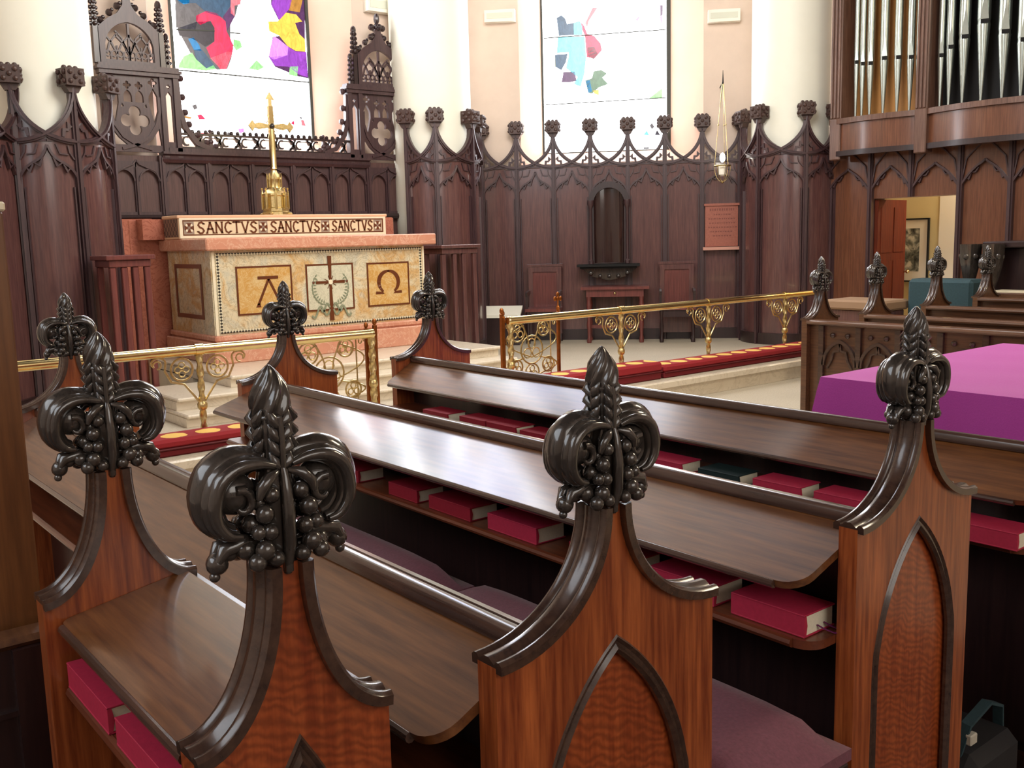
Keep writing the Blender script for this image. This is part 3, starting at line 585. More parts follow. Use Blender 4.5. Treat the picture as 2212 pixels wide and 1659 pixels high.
# ================================================================== REREDOS
def reredos():
    y = 10.36; fr = frame_xz(y); N = Vector((0, -1, 0))
    root = thing('reredos', 'dark carved oak screen behind the altar with two pierced towers', 'altar screen', (4.95, y, .2))
    posts = [3.73, 4.22, 4.71, 5.20, 5.69, 6.18]
    bays = list(zip(posts[:-1], posts[1:])) + [(3.2, 3.73), (6.18, 6.72)]
    pan = MB(); tr = MB()
    pan.prism([(3.2, .2), (6.72, .2), (6.72, 2.52), (3.2, 2.52)], fr, -.06, -.03)
    for a, b in bays:
        m = (a + b) / 2
        for (p, q) in ((a + .03, m - .012), (m + .012, b - .03)):
            o = pointed(p + .012, q - .012, 1.95, 2.26, 2.38); 
            tr.plate([(p - .02, 1.9), (q + .015, 1.9), (q + .015, 2.46), (p - .02, 2.46)], [o], fr, -.03, .0)
            tr.bar([fr(u, v, .005) for u, v in o[1:-1]], .014, .02, N)
        tr.bar([fr(m, 1.9, .01), fr(m, 2.40, .01)], .022, .03, N)
        tr.bar([fr(u, v, .012) for u, v in [(a + .03, 2.26), (a + .07, 2.36), (m - .03, 2.43), (m, 2.47)]], .014, .02, N); tr.bar([fr(u, v, .012) for u, v in [(b - .03, 2.26), (b - .07, 2.36), (m + .03, 2.43), (m, 2.47)]], .014, .02, N)
    pan.add([(6.50, 9.98, .2), (6.74, 10.38, .2), (6.74, 10.38, 2.7), (6.50, 9.98, 2.7), (6.54, 9.96, .2), (6.80, 10.38, .2), (6.80, 10.38, 2.7), (6.54, 9.96, 2.7)], [(0, 1, 2, 3), (4, 7, 6, 5), (3, 2, 6, 7), (0, 3, 7, 4)])
    pan.build('back_panel', wood('reredos_panel_oak', (74, 48, 46), (108, 76, 70), 'z', .5, .15, .3), root); tr.build('arch_tracery', 'reredos', root)
    for p in posts:
        mb = MB(); mb.prism([(p - .03, .2), (p + .03, .2), (p + .03, 2.52), (p - .03, 2.52)], fr, -.03, .03); mb.prism([(p - .01, 1.9), (p + .01, 1.9), (p + .01, 2.5), (p - .01, 2.5)], fr, .03, .045); mb.build('post', 'reredos', root)
    mb = MB(); mb.sweep([fr(3.2, 1.89, 0), fr(6.72, 1.89, 0)], [(-.03, -.04), (.03, -.04), (.03, .04), (0, .06), (-.03, .04)], N); mb.build('sill_rail', 'dark', root)
    # cornice
    mb = MB(); prof = [(-.05, -.06), (-.05, .04), (-.02, .06), (-.01, .045), (.02, .05), (.035, .085), (.06, .085), (.06, -.06)]
    prof = [(-p, q) for p, q in prof]
    mb.sweep([fr(3.73, 2.5, 0), fr(6.18, 2.5, 0)], prof, N); mb.prism([(3.8, 2.55), (6.1, 2.55), (6.1, 2.60), (3.8, 2.60)], fr, -.04, .05); mb.build('cornice', 'reredos', root)
    # cresting: S scrolls
    mb = MB(); x = 3.98
    mb.bar([fr(3.95, 2.61, 0), fr(5.95, 2.61, 0)], .02, .05, N); mb.bar([fr(3.95, 2.75, 0), fr(5.95, 2.75, 0)], .022, .05, N)
    k = 0
    while x < 5.9:
        for sg in (1, -1):
            cx_ = x + .055 * (1 - sg) + .03; pts = [(cx_ + sg * .04 * math.cos(t), 2.68 + .045 * math.sin(t)) for t in [PI * .35 + 1.3 * PI * i / 8 for i in range(9)]]
            mb.bar([fr(u, v, 0) for u, v in pts], .016, .035, N)
        mb.bar([fr(x + .13, 2.62, 0), fr(x + .20, 2.74, 0)], .018, .035, N); mb.bar([fr(x + .20, 2.62, 0), fr(x + .13, 2.74, 0)], .018, .035, N)
        for q in range(3): mb.ball(fr(x + .03 + q * .07, 2.775, 0), .024, 6, 5, (1, .8, 1.1))
        x += .215; k += 1
    mb.build('scroll_cresting', 'dark', root)
    def crocket_pin(mb, x, z0, z1, r, n):
        mb.prism([(x - r * .6, z0), (x + r * .6, z0), (x + r * .3, z1), (x - r * .3, z1)], fr, -r * .5, r * .5)
        for i in range(n):
            z = z1 - (z1 - z0) * .9 * (i / n) ** 1.0; rr = r * (.6 + .55 * i / n)
            for (dx, dd) in ((1, 0), (-1, 0), (0, 1), (0, -1)): mb.ball(fr(x + dx * rr * .8, z - .03, dd * rr * .8), r * .48, 6, 5)
        mb.ball(fr(x, z1 + .01, 0), r * .75, 7, 6, (1, 1, 1.5))
    for cx_, inner in ((3.49, 1), (6.39, -1)):
        tw = thing('x', None, None); bpy.data.objects.remove(tw)
        hw = .29
        # lower stage plate with tracery
        mb = MB(); holes = []
        holes.append(foils(cx_, 2.86, .145, 4)); 
        for s in (-1, 1):
            holes.append(drop(cx_ + s * .058, 3.04, 3.16, .084)); holes.append(foils(cx_ + s * .058, 3.205, .04, 4, 24))
            o = [(cx_ + s * .20, 3.19), (cx_ + s * .15, 3.10), (cx_ + s * .15, 3.03), (cx_ + s * .195, 2.84), (cx_ + s * .245, 2.98), (cx_ + s * .245, 3.10)]; holes.append(o if s == 1 else o[::-1])
            holes.append(foils(cx_ + s * .198, 3.242, .046, 4, 24))
            o = [(cx_ + s * .255, 2.62), (cx_ + s * .09, 2.62), (cx_ + s * .17, 2.69), (cx_ + s * .24, 2.79)]; holes.append(o)
            o = [(cx_ + s * .13, 2.99), (cx_ + s * .10, 2.995), (cx_ + s * .12, 3.03)]; holes.append(o)
        mb.plate([(cx_ - hw, 2.55), (cx_ + hw, 2.55), (cx_ + hw, 3.30), (cx_ - hw, 3.30)], holes, fr, -.02, .02)
        for s in (-1, 1):
            cv = [(cx_ + s * .25, 3.1), (cx_ + s * .25, 2.95), (cx_ + s * .21, 2.82), (cx_ + s * .13, 2.70), (cx_, 2.62), (cx_ - s * .15, 2.58)]
            mb.bar([fr(u, v, .015) for u, v in cv], .03, .04, N)
        # inner side slot
        sx = cx_ + inner * (hw + .07)
        mb.plate([(sx - .07, 2.55), (sx + .07, 2.55), (sx + .07, 3.30), (sx - .07, 3.30)], [[(sx - .032, 2.66), (sx + .032, 2.66), (sx + .032, 3.12), (sx, 3.17), (sx - .032, 3.12)], foils(sx, 3.215, .022, 4, 16)], fr, -.02, .02)
        mb.build('lower_tracery', 'reredos', root)
        mb = MB()
        for px in (cx_ - hw, cx_ + hw, sx + inner * .07): mb.prism([(px - .025, 2.5), (px + .025, 2.5), (px + .025, 3.32), (px - .025, 3.32)], fr, -.04, .05)
        lo, hi = sorted((cx_ - inner * (hw + .04), sx + inner * .11))
        mb.prism([(lo, 3.30), (hi, 3.30), (hi, 3.40), (lo, 3.40)], fr, -.05, .06); mb.prism([(lo - .02, 3.34), (hi + .02, 3.34), (hi + .02, 3.37), (lo - .02, 3.37)], fr, -.06, .08)
        # flank: curved crocketed buttress falling to the cornice
        pts = [(sx + inner * .09, 3.28), (sx + inner * .10, 3.0), (sx + inner * .15, 2.82), (sx + inner * .27, 2.66), (sx + inner * .42, 2.60)]
        mb.bar([fr(u, v, 0) for u, v in pts], .05, .06, N)
        for i in range(7):
            t = i / 6; q = t * (len(pts) - 1); j = min(int(q), len(pts) - 2); f = q - j; u = pts[j][0] * (1 - f) + pts[j + 1][0] * f; v = pts[j][1] * (1 - f) + pts[j + 1][1] * f
            mb.ball(fr(u + inner * .05, v + .03, 0), .036, 7, 5)
        mb.ball(fr(sx + inner * .42, 2.68, 0), .03); mb.prism([(sx + inner * .42 - .02, 2.58), (sx + inner * .42 + .02, 2.58), (sx + inner * .42 + .01, 2.78), (sx + inner * .42 - .01, 2.78)], fr, -.02, .02); mb.ball(fr(sx + inner * .42, 2.79, 0), .02)
        mb.build('tower_frame', 'reredos', root)
        # upper gable
        mb = MB(); arch = pointed(cx_ - .24, cx_ + .24, 3.44, 3.55, 3.81, 10)
        out = [(cx_ - .30, 3.40), (cx_ + .30, 3.40), (cx_ + .30, 3.74), (cx_ + .20, 3.83), (cx_ + .10, 3.89), (cx_ + .045, 3.97), (cx_ + .03, 4.06), (cx_ - .03, 4.06), (cx_ - .045, 3.97), (cx_ - .10, 3.89), (cx_ - .20, 3.83), (cx_ - .30, 3.74)]
        mb.plate(out, [arch], fr, -.02, .03)
        for i in range(9): 
            x = cx_ - .24 + .06 * i; zt_ = 3.44 + (.08 if i % 2 else .14)
            mb.bar([fr(x, 3.42, 0), fr(x, zt_, 0)], .013, .03, N)
        for s in (-1, 1):
            for j in range(4):
                x0 = cx_ + s * (.24 - .12 * j); pts = [(x0 - s * .0, 3.5), (x0 - s * .05, 3.60), (x0 - s * .13, 3.70 - .01 * j)]
                pts = [(min(max(a, cx_ - .22), cx_ + .22), b) for a, b in pts]; mb.bar([fr(a, b, 0) for a, b in pts], .016, .03, N)
                pts = [(x0, 3.52), (x0 + s * .03 - s * .06, 3.46)]
            mb.bar([fr(cx_ + s * .01, 3.5, 0), fr(cx_ + s * .07, 3.66, 0), fr(cx_ + s * .13, 3.72, 0)], .014, .03, N)
        mb.bar([fr(cx_, 3.44, 0), fr(cx_, 3.8, 0)], .02, .03, N)
        for i in range(8):
            x = cx_ - .24 + .06 * i + .03; mb.bar([fr(x + .026 * math.cos(t), 3.50 + .03 * math.sin(t), 0) for t in [2 * PI * q / 8 for q in range(8)]], .010, .025, N, True)
        mb.build('gable_tracery', 'reredos', root)
        mb = MB()
        for s in (-1, 1):
            for (dx, z) in ((.26, 3.79), (.17, 3.87), (.09, 3.94)): mb.ball(fr(cx_ + s * dx, z + .02, 0), .035, 7, 5); mb.ball(fr(cx_ + s * (dx - .03), z + .05, 0), .02, 6, 5)
        for s in (-1, 1): mb.ball(fr(cx_ + s * .075, 4.07, 0), .038, 7, 5); mb.ball(fr(cx_, 4.07, s * .06), .035, 7, 5)
        mb.ball(fr(cx_, 4.07, 0), .05, 8, 6); mb.ball(fr(cx_, 4.17, 0), .036, 8, 6, (1, 1, 1.8))
        for s in (-1, 1): crocket_pin(mb, cx_ + s * .32, 3.72, 4.0, .045, 5); mb.prism([(cx_ + s * .32 - .03, 3.40), (cx_ + s * .32 + .03, 3.40), (cx_ + s * .32 + .026, 3.74), (cx_ + s * .32 - .026, 3.74)], fr, -.03, .03)
        crocket_pin(mb, sx + inner * .02, 3.40, 3.70, .035, 5)
        mb.build('crocketed_pinnacle', 'dark', root)
reredos()
# ================================================================== ALTAR
def altar():
    mb = MB()
    for (x0, x1, yf, z0, z1) in [(2.72, 6.22, 7.41, .2, .3), (2.74, 6.20, 7.66, .3, .4), (3.30, 6.18, 7.90, .4, .5)]:
        yb = 8.5 if x0 < 3 else 9.96
        for (xa, ya) in ((x0, yb),):
            mb.bbox(x0, x1, yf + .03, yb, z0, z1 - .03, .002); mb.bbox(x0 - .0, x1 + .02, yf, yb, z1 - .032, z1, .010)
    mb.box(3.3, 6.18, 8.8, 9.96, .2, .41)
    tag(mb.build('altar_steps', 'step'), 'three pale marble steps leading up to the altar', 'steps')
    r = thing('altar', 'veined yellow marble altar with inlaid letters and a pink marble top', 'altar', (4.75, 9.4, .5))
    mb = MB(); mb.bbox(3.50, 6.0, 8.72, 9.96, .5, .70, .01); mb.bbox(3.54, 5.96, 8.78, 9.96, .70, .76, .015); mb.build('plinth', 'pink_marble', r)
    mb = MB(); mb.box(3.575, 5.915, 8.85, 9.93, .76, 1.545); mb.build('body', 'siena', r)
    f = frame_xz(8.85); 
    for u0, u1 in ((3.575, 3.60), (5.895, 5.915)): mb = MB(); mb.prism([(u0, .76), (u1, .76), (u1, 1.53), (u0, 1.53)], f, 0, .012); mb.build('corner_strip', 'ivory', r)
    mb = MB(); mb.plate([(3.615, .775), (5.885, .775), (5.885, 1.52), (3.615, 1.52)], [[(3.645, .80), (5.855, .80), (5.855, 1.495), (3.645, 1.495)]], f, 0, .008); mb.build('mosaic_border', 'mosaic', r)
    PX = [(3.80, 4.37, .93, 1.39, 'siena_gold'), (4.52, 5.05, .92, 1.385, 'grey_marble'), (5.21, 5.72, .925, 1.375, 'siena_gold')]
    for k, (a, b, z0, z1, mt) in enumerate(PX):
        mb = MB(); mb.prism([(a, z0), (b, z0), (b, z1), (a, z1)], f, 0, .006); p = mb.build('inset_panel', mt, r)
        mb = MB(); mb.plate([(a, z0), (b, z0), (b, z1), (a, z1)], [[(a + .016, z0 + .016), (b - .016, z0 + .016), (b - .016, z1 - .016), (a + .016, z1 - .016)]], f, .004, .010); mb.build('inlay_border', 'inlay', p)
        g = MB(); N = Vector((0, -1, 0))
        if k == 0:
            cx_ = (a + b) / 2 + .04; g.prism([(cx_ - .11, 1.262), (cx_ + .10, 1.262), (cx_ + .10, 1.29), (cx_ - .11, 1.29)], f, .005, .010)
            for s in (-1, 1):
                g.prism([(cx_ - .012, 1.262), (cx_ + .014, 1.262), (cx_ + s * .115 + .012, 1.02), (cx_ + s * .115 - .014, 1.02)], f, .005, .010)
                g.prism([(cx_ + s * .115 - .026, .998), (cx_ + s * .115 + .026, .998), (cx_ + s * .11 + .010, 1.035), (cx_ + s * .11 - .010, 1.035)], f, .005, .010)
            g.build('alpha_letter', 'inlay', p)
        elif k == 1:
            cx_ = (a + b) / 2
            for (u0, u1, v0, v1, w0, w1) in [(cx_, cx_, 1.20, 1.46, .011, .022), (cx_, cx_, 1.20, .82, .011, .024)]:
                g.prism([(u0 - w0, v0), (u0 + w0, v0), (u1 + w1, v1), (u1 - w1, v1)], f, .006, .014)
            for s in (-1, 1):
                g.prism([(cx_, 1.192), (cx_, 1.212), (cx_ + s * .16, 1.216), (cx_ + s * .16, 1.188)], f, .006, .014); g.prism(foils(cx_ + s * .185, 1.202, .02, 4, 16), f, .006, .012) if False else g.ball(f(cx_ + s * .187, 1.202, .01), .014, 6, 5, (1, .3, 1))
            for t in range(8):
                an = t * PI / 4 + .3; g.bar([f(cx_ + .03 * math.cos(an), 1.20 + .03 * math.sin(an), .008), f(cx_ + .07 * math.cos(an), 1.20 + .07 * math.sin(an), .008)], .006, .006, N)
            g.build('inlaid_cross', 'inlay', p)
            g = MB(); g.lathe((0, 0, 0), [(.0, 0), (.024, 0), (.024, .012)], 16); g.v = [f(cx_ + v.x, 1.202 + v.y, .008 + v.z) for v in g.v]; g.build('cross_boss', 'ivory', p)
            g = MB()
            for s in (-1, 1):
                stem = [(cx_ + s * (.05 + .15 * math.sin(t)), .98 + .17 * (1 - math.cos(t))) for t in [i * 2.2 / 10 for i in range(11)]]
                g.bar([f(u, v, .008) for u, v in stem], .007, .006, N)
                for i in range(1, 11):
                    u, v = stem[i]
                    for q in (-1, 1):
                        an = PI / 2 + s * (-.9 + i * .24) + q * .8; L = .045
                        c = (u + L * .5 * math.cos(an), v + L * .5 * math.sin(an)); d = (math.cos(an), math.sin(an))
                        g.prism([(c[0] - d[0] * L / 2, c[1] - d[1] * L / 2), (c[0] + d[1] * .009, c[1] - d[0] * .009), (c[0] + d[0] * L / 2, c[1] + d[1] * L / 2), (c[0] - d[1] * .009, c[1] + d[0] * .009)], f, .005, .009)
                rb = [(cx_ + s * (.02 + .20 * t), .93 - .05 * math.sin(t * 9) - .03 * t) for t in [i / 14 for i in range(15)]]
                g.bar([f(u, v, .012) for u, v in rb], .018, .006, N); rb = [(cx_ + s * (.02 + .10 * t), .95 + .04 * math.sin(t * 6)) for t in [i / 10 for i in range(11)]]; g.bar([f(u, v, .012) for u, v in rb], .018, .006, N)
            g.build('laurel_wreath', 'inlay_grey', p)
        else:
            cx_ = (a + b) / 2; cz = 1.17
            for s in (-1, 1):
                pts = [(cx_ + s * .118 * math.sin(t), cz + .115 * math.cos(t)) for t in [i * 2.55 / 14 for i in range(15)]]
                vs = []
                for i, (u, v) in enumerate(pts):
                    wd = .010 + .012 * math.sin(min(i / 14 * PI, PI)); vs.append((u, v, wd))
                for i in range(14):
                    (u, v, w), (u2, v2, w2) = vs[i], vs[i + 1]; n1 = Vector((u - cx_, v - cz)).normalized(); n2 = Vector((u2 - cx_, v2 - cz)).normalized()
                    g.prism([(u - n1.x * w, v - n1.y * w), (u + n1.x * w, v + n1.y * w), (u2 + n2.x * w2, v2 + n2.y * w2), (u2 - n2.x * w2, v2 - n2.y * w2)], f, .005, .010)
                g.prism([(cx_ + s * .055, 1.050), (cx_ + s * .16, 1.050), (cx_ + s * .155, 1.078), (cx_ + s * .075, 1.072)], f, .005, .010)
            g.build('omega_letter', 'inlay', p)
    # side panel (left)
    fs = frame_line((3.575, 9.93, 0), (0, -1, 0), (-1, 0, 0))
    mb = MB(); mb.prism([(0, .76), (1.08, .76), (1.08, 1.545), (0, 1.545)], fs, 0, .01); sp = mb.build('side_slab', 'siena', r)
    mb = MB(); mb.plate([(.18, .90), (.86, .90), (.86, 1.42), (.18, 1.42)], [[(.22, .94), (.82, .94), (.82, 1.38), (.22, 1.38)]], fs, .01, .018); mb.build('side_border', 'inlay', sp)
    mb = MB(); mb.bbox(3.50, 6.03, 8.76, 9.98, 1.545, 1.66, .012); mb.build('altar_top', 'pink_marble', r)
    # gradine with lettering
    g = thing('gradine', 'marble shelf lettered SANCTVS three times, standing on the altar', 'altar shelf', (4.65, 9.55, 1.66))
    mb = MB(); mb.bbox(3.50, 5.80, 9.40, 9.80, 1.66, 1.875, .004); mb.bbox(3.485, 5.815, 9.385, 9.80, 1.855, 1.885, .006); mb.build('block', plain('peach_stone', (226, 180, 142), .4, coat=.2, var=.05, scale=8), g)
    fg = frame_xz(9.40); N = Vector((0, -1, 0))
    mb = MB(); mb.plate([(3.505, 1.665), (5.795, 1.665), (5.795, 1.865), (3.505, 1.865)], [[(3.535, 1.69), (5.765, 1.69), (5.765, 1.838), (3.535, 1.838)]], fg, 0, .012); mb.build('frame_strip', 'ivory', g)
    mb = MB(); mb.plate([(3.535, 1.69), (5.765, 1.69), (5.765, 1.838), (3.535, 1.838)], [[(3.548, 1.702), (5.752, 1.702), (5.752, 1.826), (3.548, 1.826)]], fg, 0, .007); mb.build('brown_border', 'inlay', g)
    mb = MB(); mb.prism([(3.548, 1.702), (5.752, 1.702), (5.752, 1.826), (3.548, 1.826)], fg, 0, .003); mb.build('field', plain('cream_letter_field', (222, 204, 168), .4), g)
    LET = {'S': [[(.9, .85), (.6, 1), (.25, .95), (.1, .75), (.3, .55), (.7, .42), (.88, .22), (.65, .02), (.3, .0), (.05, .15)]],
           'A': [[(.02, 0), (.5, 1)], [(.5, 1), (.98, 0)], [(.2, .38), (.8, .38)]], 'N': [[(.08, 0), (.08, 1)], [(.08, 1), (.92, 0)], [(.92, 0), (.92, 1)]],
           'C': [[(.92, .85), (.6, 1), (.25, .88), (.08, .5), (.25, .12), (.6, 0), (.92, .15)]], 'T': [[(.02, 1), (.98, 1)], [(.5, 1), (.5, 0)]], 'V': [[(.03, 1), (.5, 0)], [(.5, 0), (.97, 1)]]}
    blocks = [3.60, 4.36, 5.06, 5.695]
    for i in range(3):
        x0 = blocks[i] + .075; x1 = blocks[i + 1] - .055; w = (x1 - x0) / 7; mb = MB()
        for j, ch in enumerate('SANCTVS'):
            for st in LET[ch]:
                path = [fg(x0 + w * j + w * (.10 + .78 * a), 1.712 + .104 * b, .005) for a, b in st]
                mb.bar(path, .015, .006, N)
                for q in (path[0], path[-1]): mb.bar([q - Vector((.012, 0, 0)), q + Vector((.012, 0, 0))], .009, .006, N)
        mb.build('sanctus_lettering', 'inlay', g)
    for x in blocks:
        mb = MB(); mb.prism([(x - .048, 1.705), (x + .048, 1.705), (x + .048, 1.823), (x - .048, 1.823)], fg, .003, .006); t = mb.build('cross_tile', plain('grey_brown_tile', (150, 132, 116), .4), g)
        mb = MB(); cz = 1.764
        for a in range(4):
            c, s = math.cos(a * PI / 2), math.sin(a * PI / 2)
            q = [(.005, .0), (.045, .024), (.045, -.024)]
            mb.prism([(x + u * c - v * s, cz + u * s + v * c) for u, v in q], fg, .006, .010)
        mb.build('flared_cross', 'inlay', t)
        mb = MB()
        for a in range(4):
            an = PI / 4 + a * PI / 2; mb.prism([(x + .034 * math.cos(an) + .011 * math.cos(b), cz + .036 * math.sin(an) + .013 * math.sin(b)) for b in [k * PI / 3 for k in range(6)]], fg, .006, .009)
        mb.build('white_petals', 'ivory', t)
    # left return of the gradine and red marble backing
    mb = MB(); mb.bbox(3.22, 6.28, 9.99, 10.28, .2, 1.86, .01); mb.box(3.3, 6.15, 9.82, 10.0, 1.66, 1.86); mb.box(3.16, 3.46, 10.0, 10.28, .2, 1.87)
    tag(mb.build('marble_backing', 'red_marble'), 'red-brown marble backing block between the altar and the carved screen', 'marble block')
    mb = MB(); fr2 = frame_line((3.50, 9.80, 0), (0, -1, 0), (-1, 0, 0)); mb.prism([(.02, 1.68), (.38, 1.68), (.38, 1.85), (.02, 1.85)], fr2, 0, .006); mb.build('end_mosaic', checker('dark_end_mosaic', (60, 44, 36), (120, 96, 78), 26), g)
altar()
# altar cross
def altar_cross():
    cx_, cy_ = 4.62, 9.62; z0 = 1.885
    r = thing('altar_cross', 'tall brass altar cross on an arcaded round base, standing on the lettered shelf', 'cross', (cx_, cy_, z0))
    mb = MB(); mb.lathe((cx_, cy_, z0), [(.15, 0), (.15, .03), (.14, .04), (.14, .07), (.125, .08), (.125, .19), (.135, .2), (.135, .22), (.11, .24), (.075, .27), (.07, .29), (.07, .36), (.075, .37), (.05, .41), (.035, .44), (.028, .46)], 8)
    b = mb.build('base', 'brass_old', r)
    mb = MB()
    for k in range(8):
        a = PI / 8 + k * PI / 4; x, y = cx_ + .13 * math.cos(a), cy_ + .13 * math.sin(a); mb.lathe((x, y, z0 + .06), [(.014, 0), (.014, .15), (.001, .21)], 6); mb.ball((x, y, z0 + .27), .012, 6, 5)
        mb.lathe((cx_ + .07 * math.cos(a), cy_ + .07 * math.sin(a), z0 + .28), [(.009, 0), (.009, .1), (.001, .15)], 6)
    mb.build('buttress_ring', 'brass', b)
    for k in range(4):
        a = PI / 4 + k * PI / 2; mb = MB(); x, y = cx_ + .15 * math.cos(a), cy_ + .15 * math.sin(a); mb.ball((x, y, z0 + .014), .02, 8, 6, (1.2, 1.2, .7)); mb.build('foot', 'brass_old', b)
    fr = frame_xz(cy_); mb = MB(); mb.lathe((cx_, cy_, z0 + .45), [(.028, 0), (.035, .02), (.026, .04), (.024, .45)], 4 * 2); mb.prism([(cx_ - .028, z0 + .48), (cx_ + .028, z0 + .48), (cx_ + .024, z0 + 1.1), (cx_ - .024, z0 + 1.1)], fr, -.02, .02); mb.build('shaft', 'brass', r)
    zc = z0 + .90
    mb = MB(); mb.prism([(cx_ - .22, zc - .02), (cx_ + .22, zc - .02), (cx_ + .22, zc + .02), (cx_ - .22, zc + .02)], fr, -.012, .012)
    mb.plate([(a * 1 + cx_, b + zc) for a, b in [(-.025, .05), (.025, .05), (.016, .27), (.05, .26), (0, .34), (-.05, .26), (-.016, .27)]], [], fr, -.01, .01)
    for s in (-1, 1):
        mb.plate([(cx_ + s * a, zc + b) for a, b in [(.05, .018), (.13, .035), (.18, .02), (.205, .055), (.25, .0), (.205, -.055), (.18, -.02), (.13, -.035), (.05, -.018)]], [], fr, -.01, .01)
    mb.build('cross_arms', 'brass_old', r)
    mb = MB()
    for k in range(20):
        a = 2 * PI * k / 20; r1 = .105 if k % 2 else .13
        if abs(math.sin(a * 2)) < .01: continue
        mb.prism([(cx_ + .05 * math.cos(a - .08), zc + .05 * math.sin(a - .08)), (cx_ + .05 * math.cos(a + .08), zc + .05 * math.sin(a + .08)), (cx_ + r1 * math.cos(a), zc + r1 * math.sin(a))], fr, -.005, .005)
    mb.build('ray_burst', 'brass_old', r)
    mb = MB(); mb.ball(fr(cx_, zc, .02), .028, 12, 8); mb.build('centre_stone', plain('dark_stone', (50, 44, 40), .2), r)
altar_cross()
# tall slatted stands beside the altar
def stand(x0, x1, y0, label, red):
    r = thing('altar_stand', label, 'stand', ((x0 + x1) / 2, y0 + .2, .2), group=None)
    m = 'redwood' if red else 'panel'
    mb = MB(); mb.bbox(x0 - .03, x1 + .03, y0 - .03, y0 + .43, 1.49, 1.53, .006); mb.bbox(x0, x1, y0, y0 + .4, 1.43, 1.49, .006); mb.build('top_slab', m, r)
    for x in (x0 + .03, x0 + .37 * (x1 - x0), x0 + .63 * (x1 - x0), x1 - .03):
        mb = MB(); mb.bbox(x - .025, x + .025, y0 + .01, y0 + .06, .26, 1.43, .006); mb.build('front_leg', m, r)
    for x in (x0 + .03, x1 - .03):
        mb = MB(); mb.bbox(x - .025, x + .025, y0 + .34, y0 + .39, .26, 1.43, .006); mb.build('rear_leg', m, r)
    mb = MB(); mb.bbox(x0 - .01, x1 + .01, y0 - .01, y0 + .41, .2, .27, .006); mb.build('foot_board', m, r)
stand(2.584, 2.934, 8.58, 'tall narrow wooden stand left of the altar beside the left column', True)
stand(6.36, 6.85, 9.13, 'tall narrow wooden stand right of the altar', False)
# ================================================================== COMMUNION RAIL
RY = 6.8; RZ = .868
def spiral_post(mb, x, y, z0, z1, r=.022):
    mb.lathe((x, y, z0), [(r * (1.0), (z1 - z0) * i / 40) for i in range(41)], 10, fn=lambda a, z: 1 + .22 * math.cos(2 * a - z * 60))
    mb.lathe((x, y, z0), [(.05, 0), (.05, .012), (.03, .03)], 12); mb.lathe((x, y, z0 + (z1 - z0) * .42), [(.026, -.03), (.036, -.012), (.036, .012), (.026, .03)], 12)
def scroll_bracket(x, parent):
    fr = frame_xz(RY); N = Vector((0, -1, 0)); mb = MB()
    for s in (-1, 1):
        c = (x + s * .13, RZ - .13)
        mb.tube([fr(c[0] + .078 * math.cos(t), c[1] + .078 * math.sin(t), 0) for t in [2 * PI * i / 20 for i in range(20)]], .008, 6, True, N=N)
        for q in range(4):
            a = q * PI / 2; mb.tube([fr(c[0] + .03 * math.cos(a) + .022 * math.cos(t), c[1] + .03 * math.sin(a) + .022 * math.sin(t), 0) for t in [2 * PI * i / 10 for i in range(10)]], .005, 5, True, N=N)
        p = [(x + s * .0, RZ - .40), (x + s * .05, RZ - .33), (x + s * .12, RZ - .235), (x + s * .21, RZ - .21), (x + s * .25, RZ - .13), (x + s * .24, RZ - .07)]
        mb.tube([fr(a, b, 0) for a, b in p], .008, 6, N=N)
        p = [(x + s * (.24 + .05 - .05 * math.cos(t)), RZ - .07 + .035 * math.sin(t)) for t in [i * .5 for i in range(9)]]; mb.tube([fr(a, b, 0) for a, b in p], .007, 6, N=N)
        p = [(x + s * (.30 + .028 * math.cos(t)), RZ - .085 + .028 * math.sin(t)) for t in [i * .6 for i in range(9)]]; mb.tube([fr(a, b, 0) for a, b in p], .006, 6, N=N)
    return mb.build('scroll_bracket', 'brass_old', parent)
def rail(x0, x1, posts, label, ball_end):
    r = thing('communion_rail', label, 'altar rail', ((x0 + x1) / 2, RY, .2))
    mb = MB(); mb.tube([(x0, RY, RZ), (x1, RY, RZ)], .036, 20)
    for e in (x0, x1): mb.lathe((0, 0, 0), [(0, -.02), (.03, -.02), (.04, -.01), (.04, .01), (.03, .02), (0, .02)], 16); n = 6 * 16; mb.v[-n:] = [Vector((e + v.z, RY + v.x, RZ + v.y)) for v in mb.v[-n:]]
    hb = mb.build('handrail', 'brass', r)
    for x in posts:
        mb = MB(); spiral_post(mb, x, RY, .2, RZ - .03); mb.T = Matrix.Identity(4); po = mb.build('twisted_post', 'brass_old', r)
        mb = MB(); mb.tube([(x - .03, RY, RZ), (x + .03, RY, RZ)], .042, 20); mb.build('rail_collar', 'brass', po)
        scroll_bracket(x, po)
    if ball_end:
        mb = MB(); mb.ball((x1 + .05, RY, RZ), .065, 16, 12); mb.build('ball_end', 'brass', r)
    return r
rail(.2, 4.02, [.7, 2.61], 'left half of the polished brass altar rail on twisted posts', False)
rail(5.43, 10.05, [6.82, 8.12, 9.45], 'right half of the polished brass altar rail on twisted posts', True)
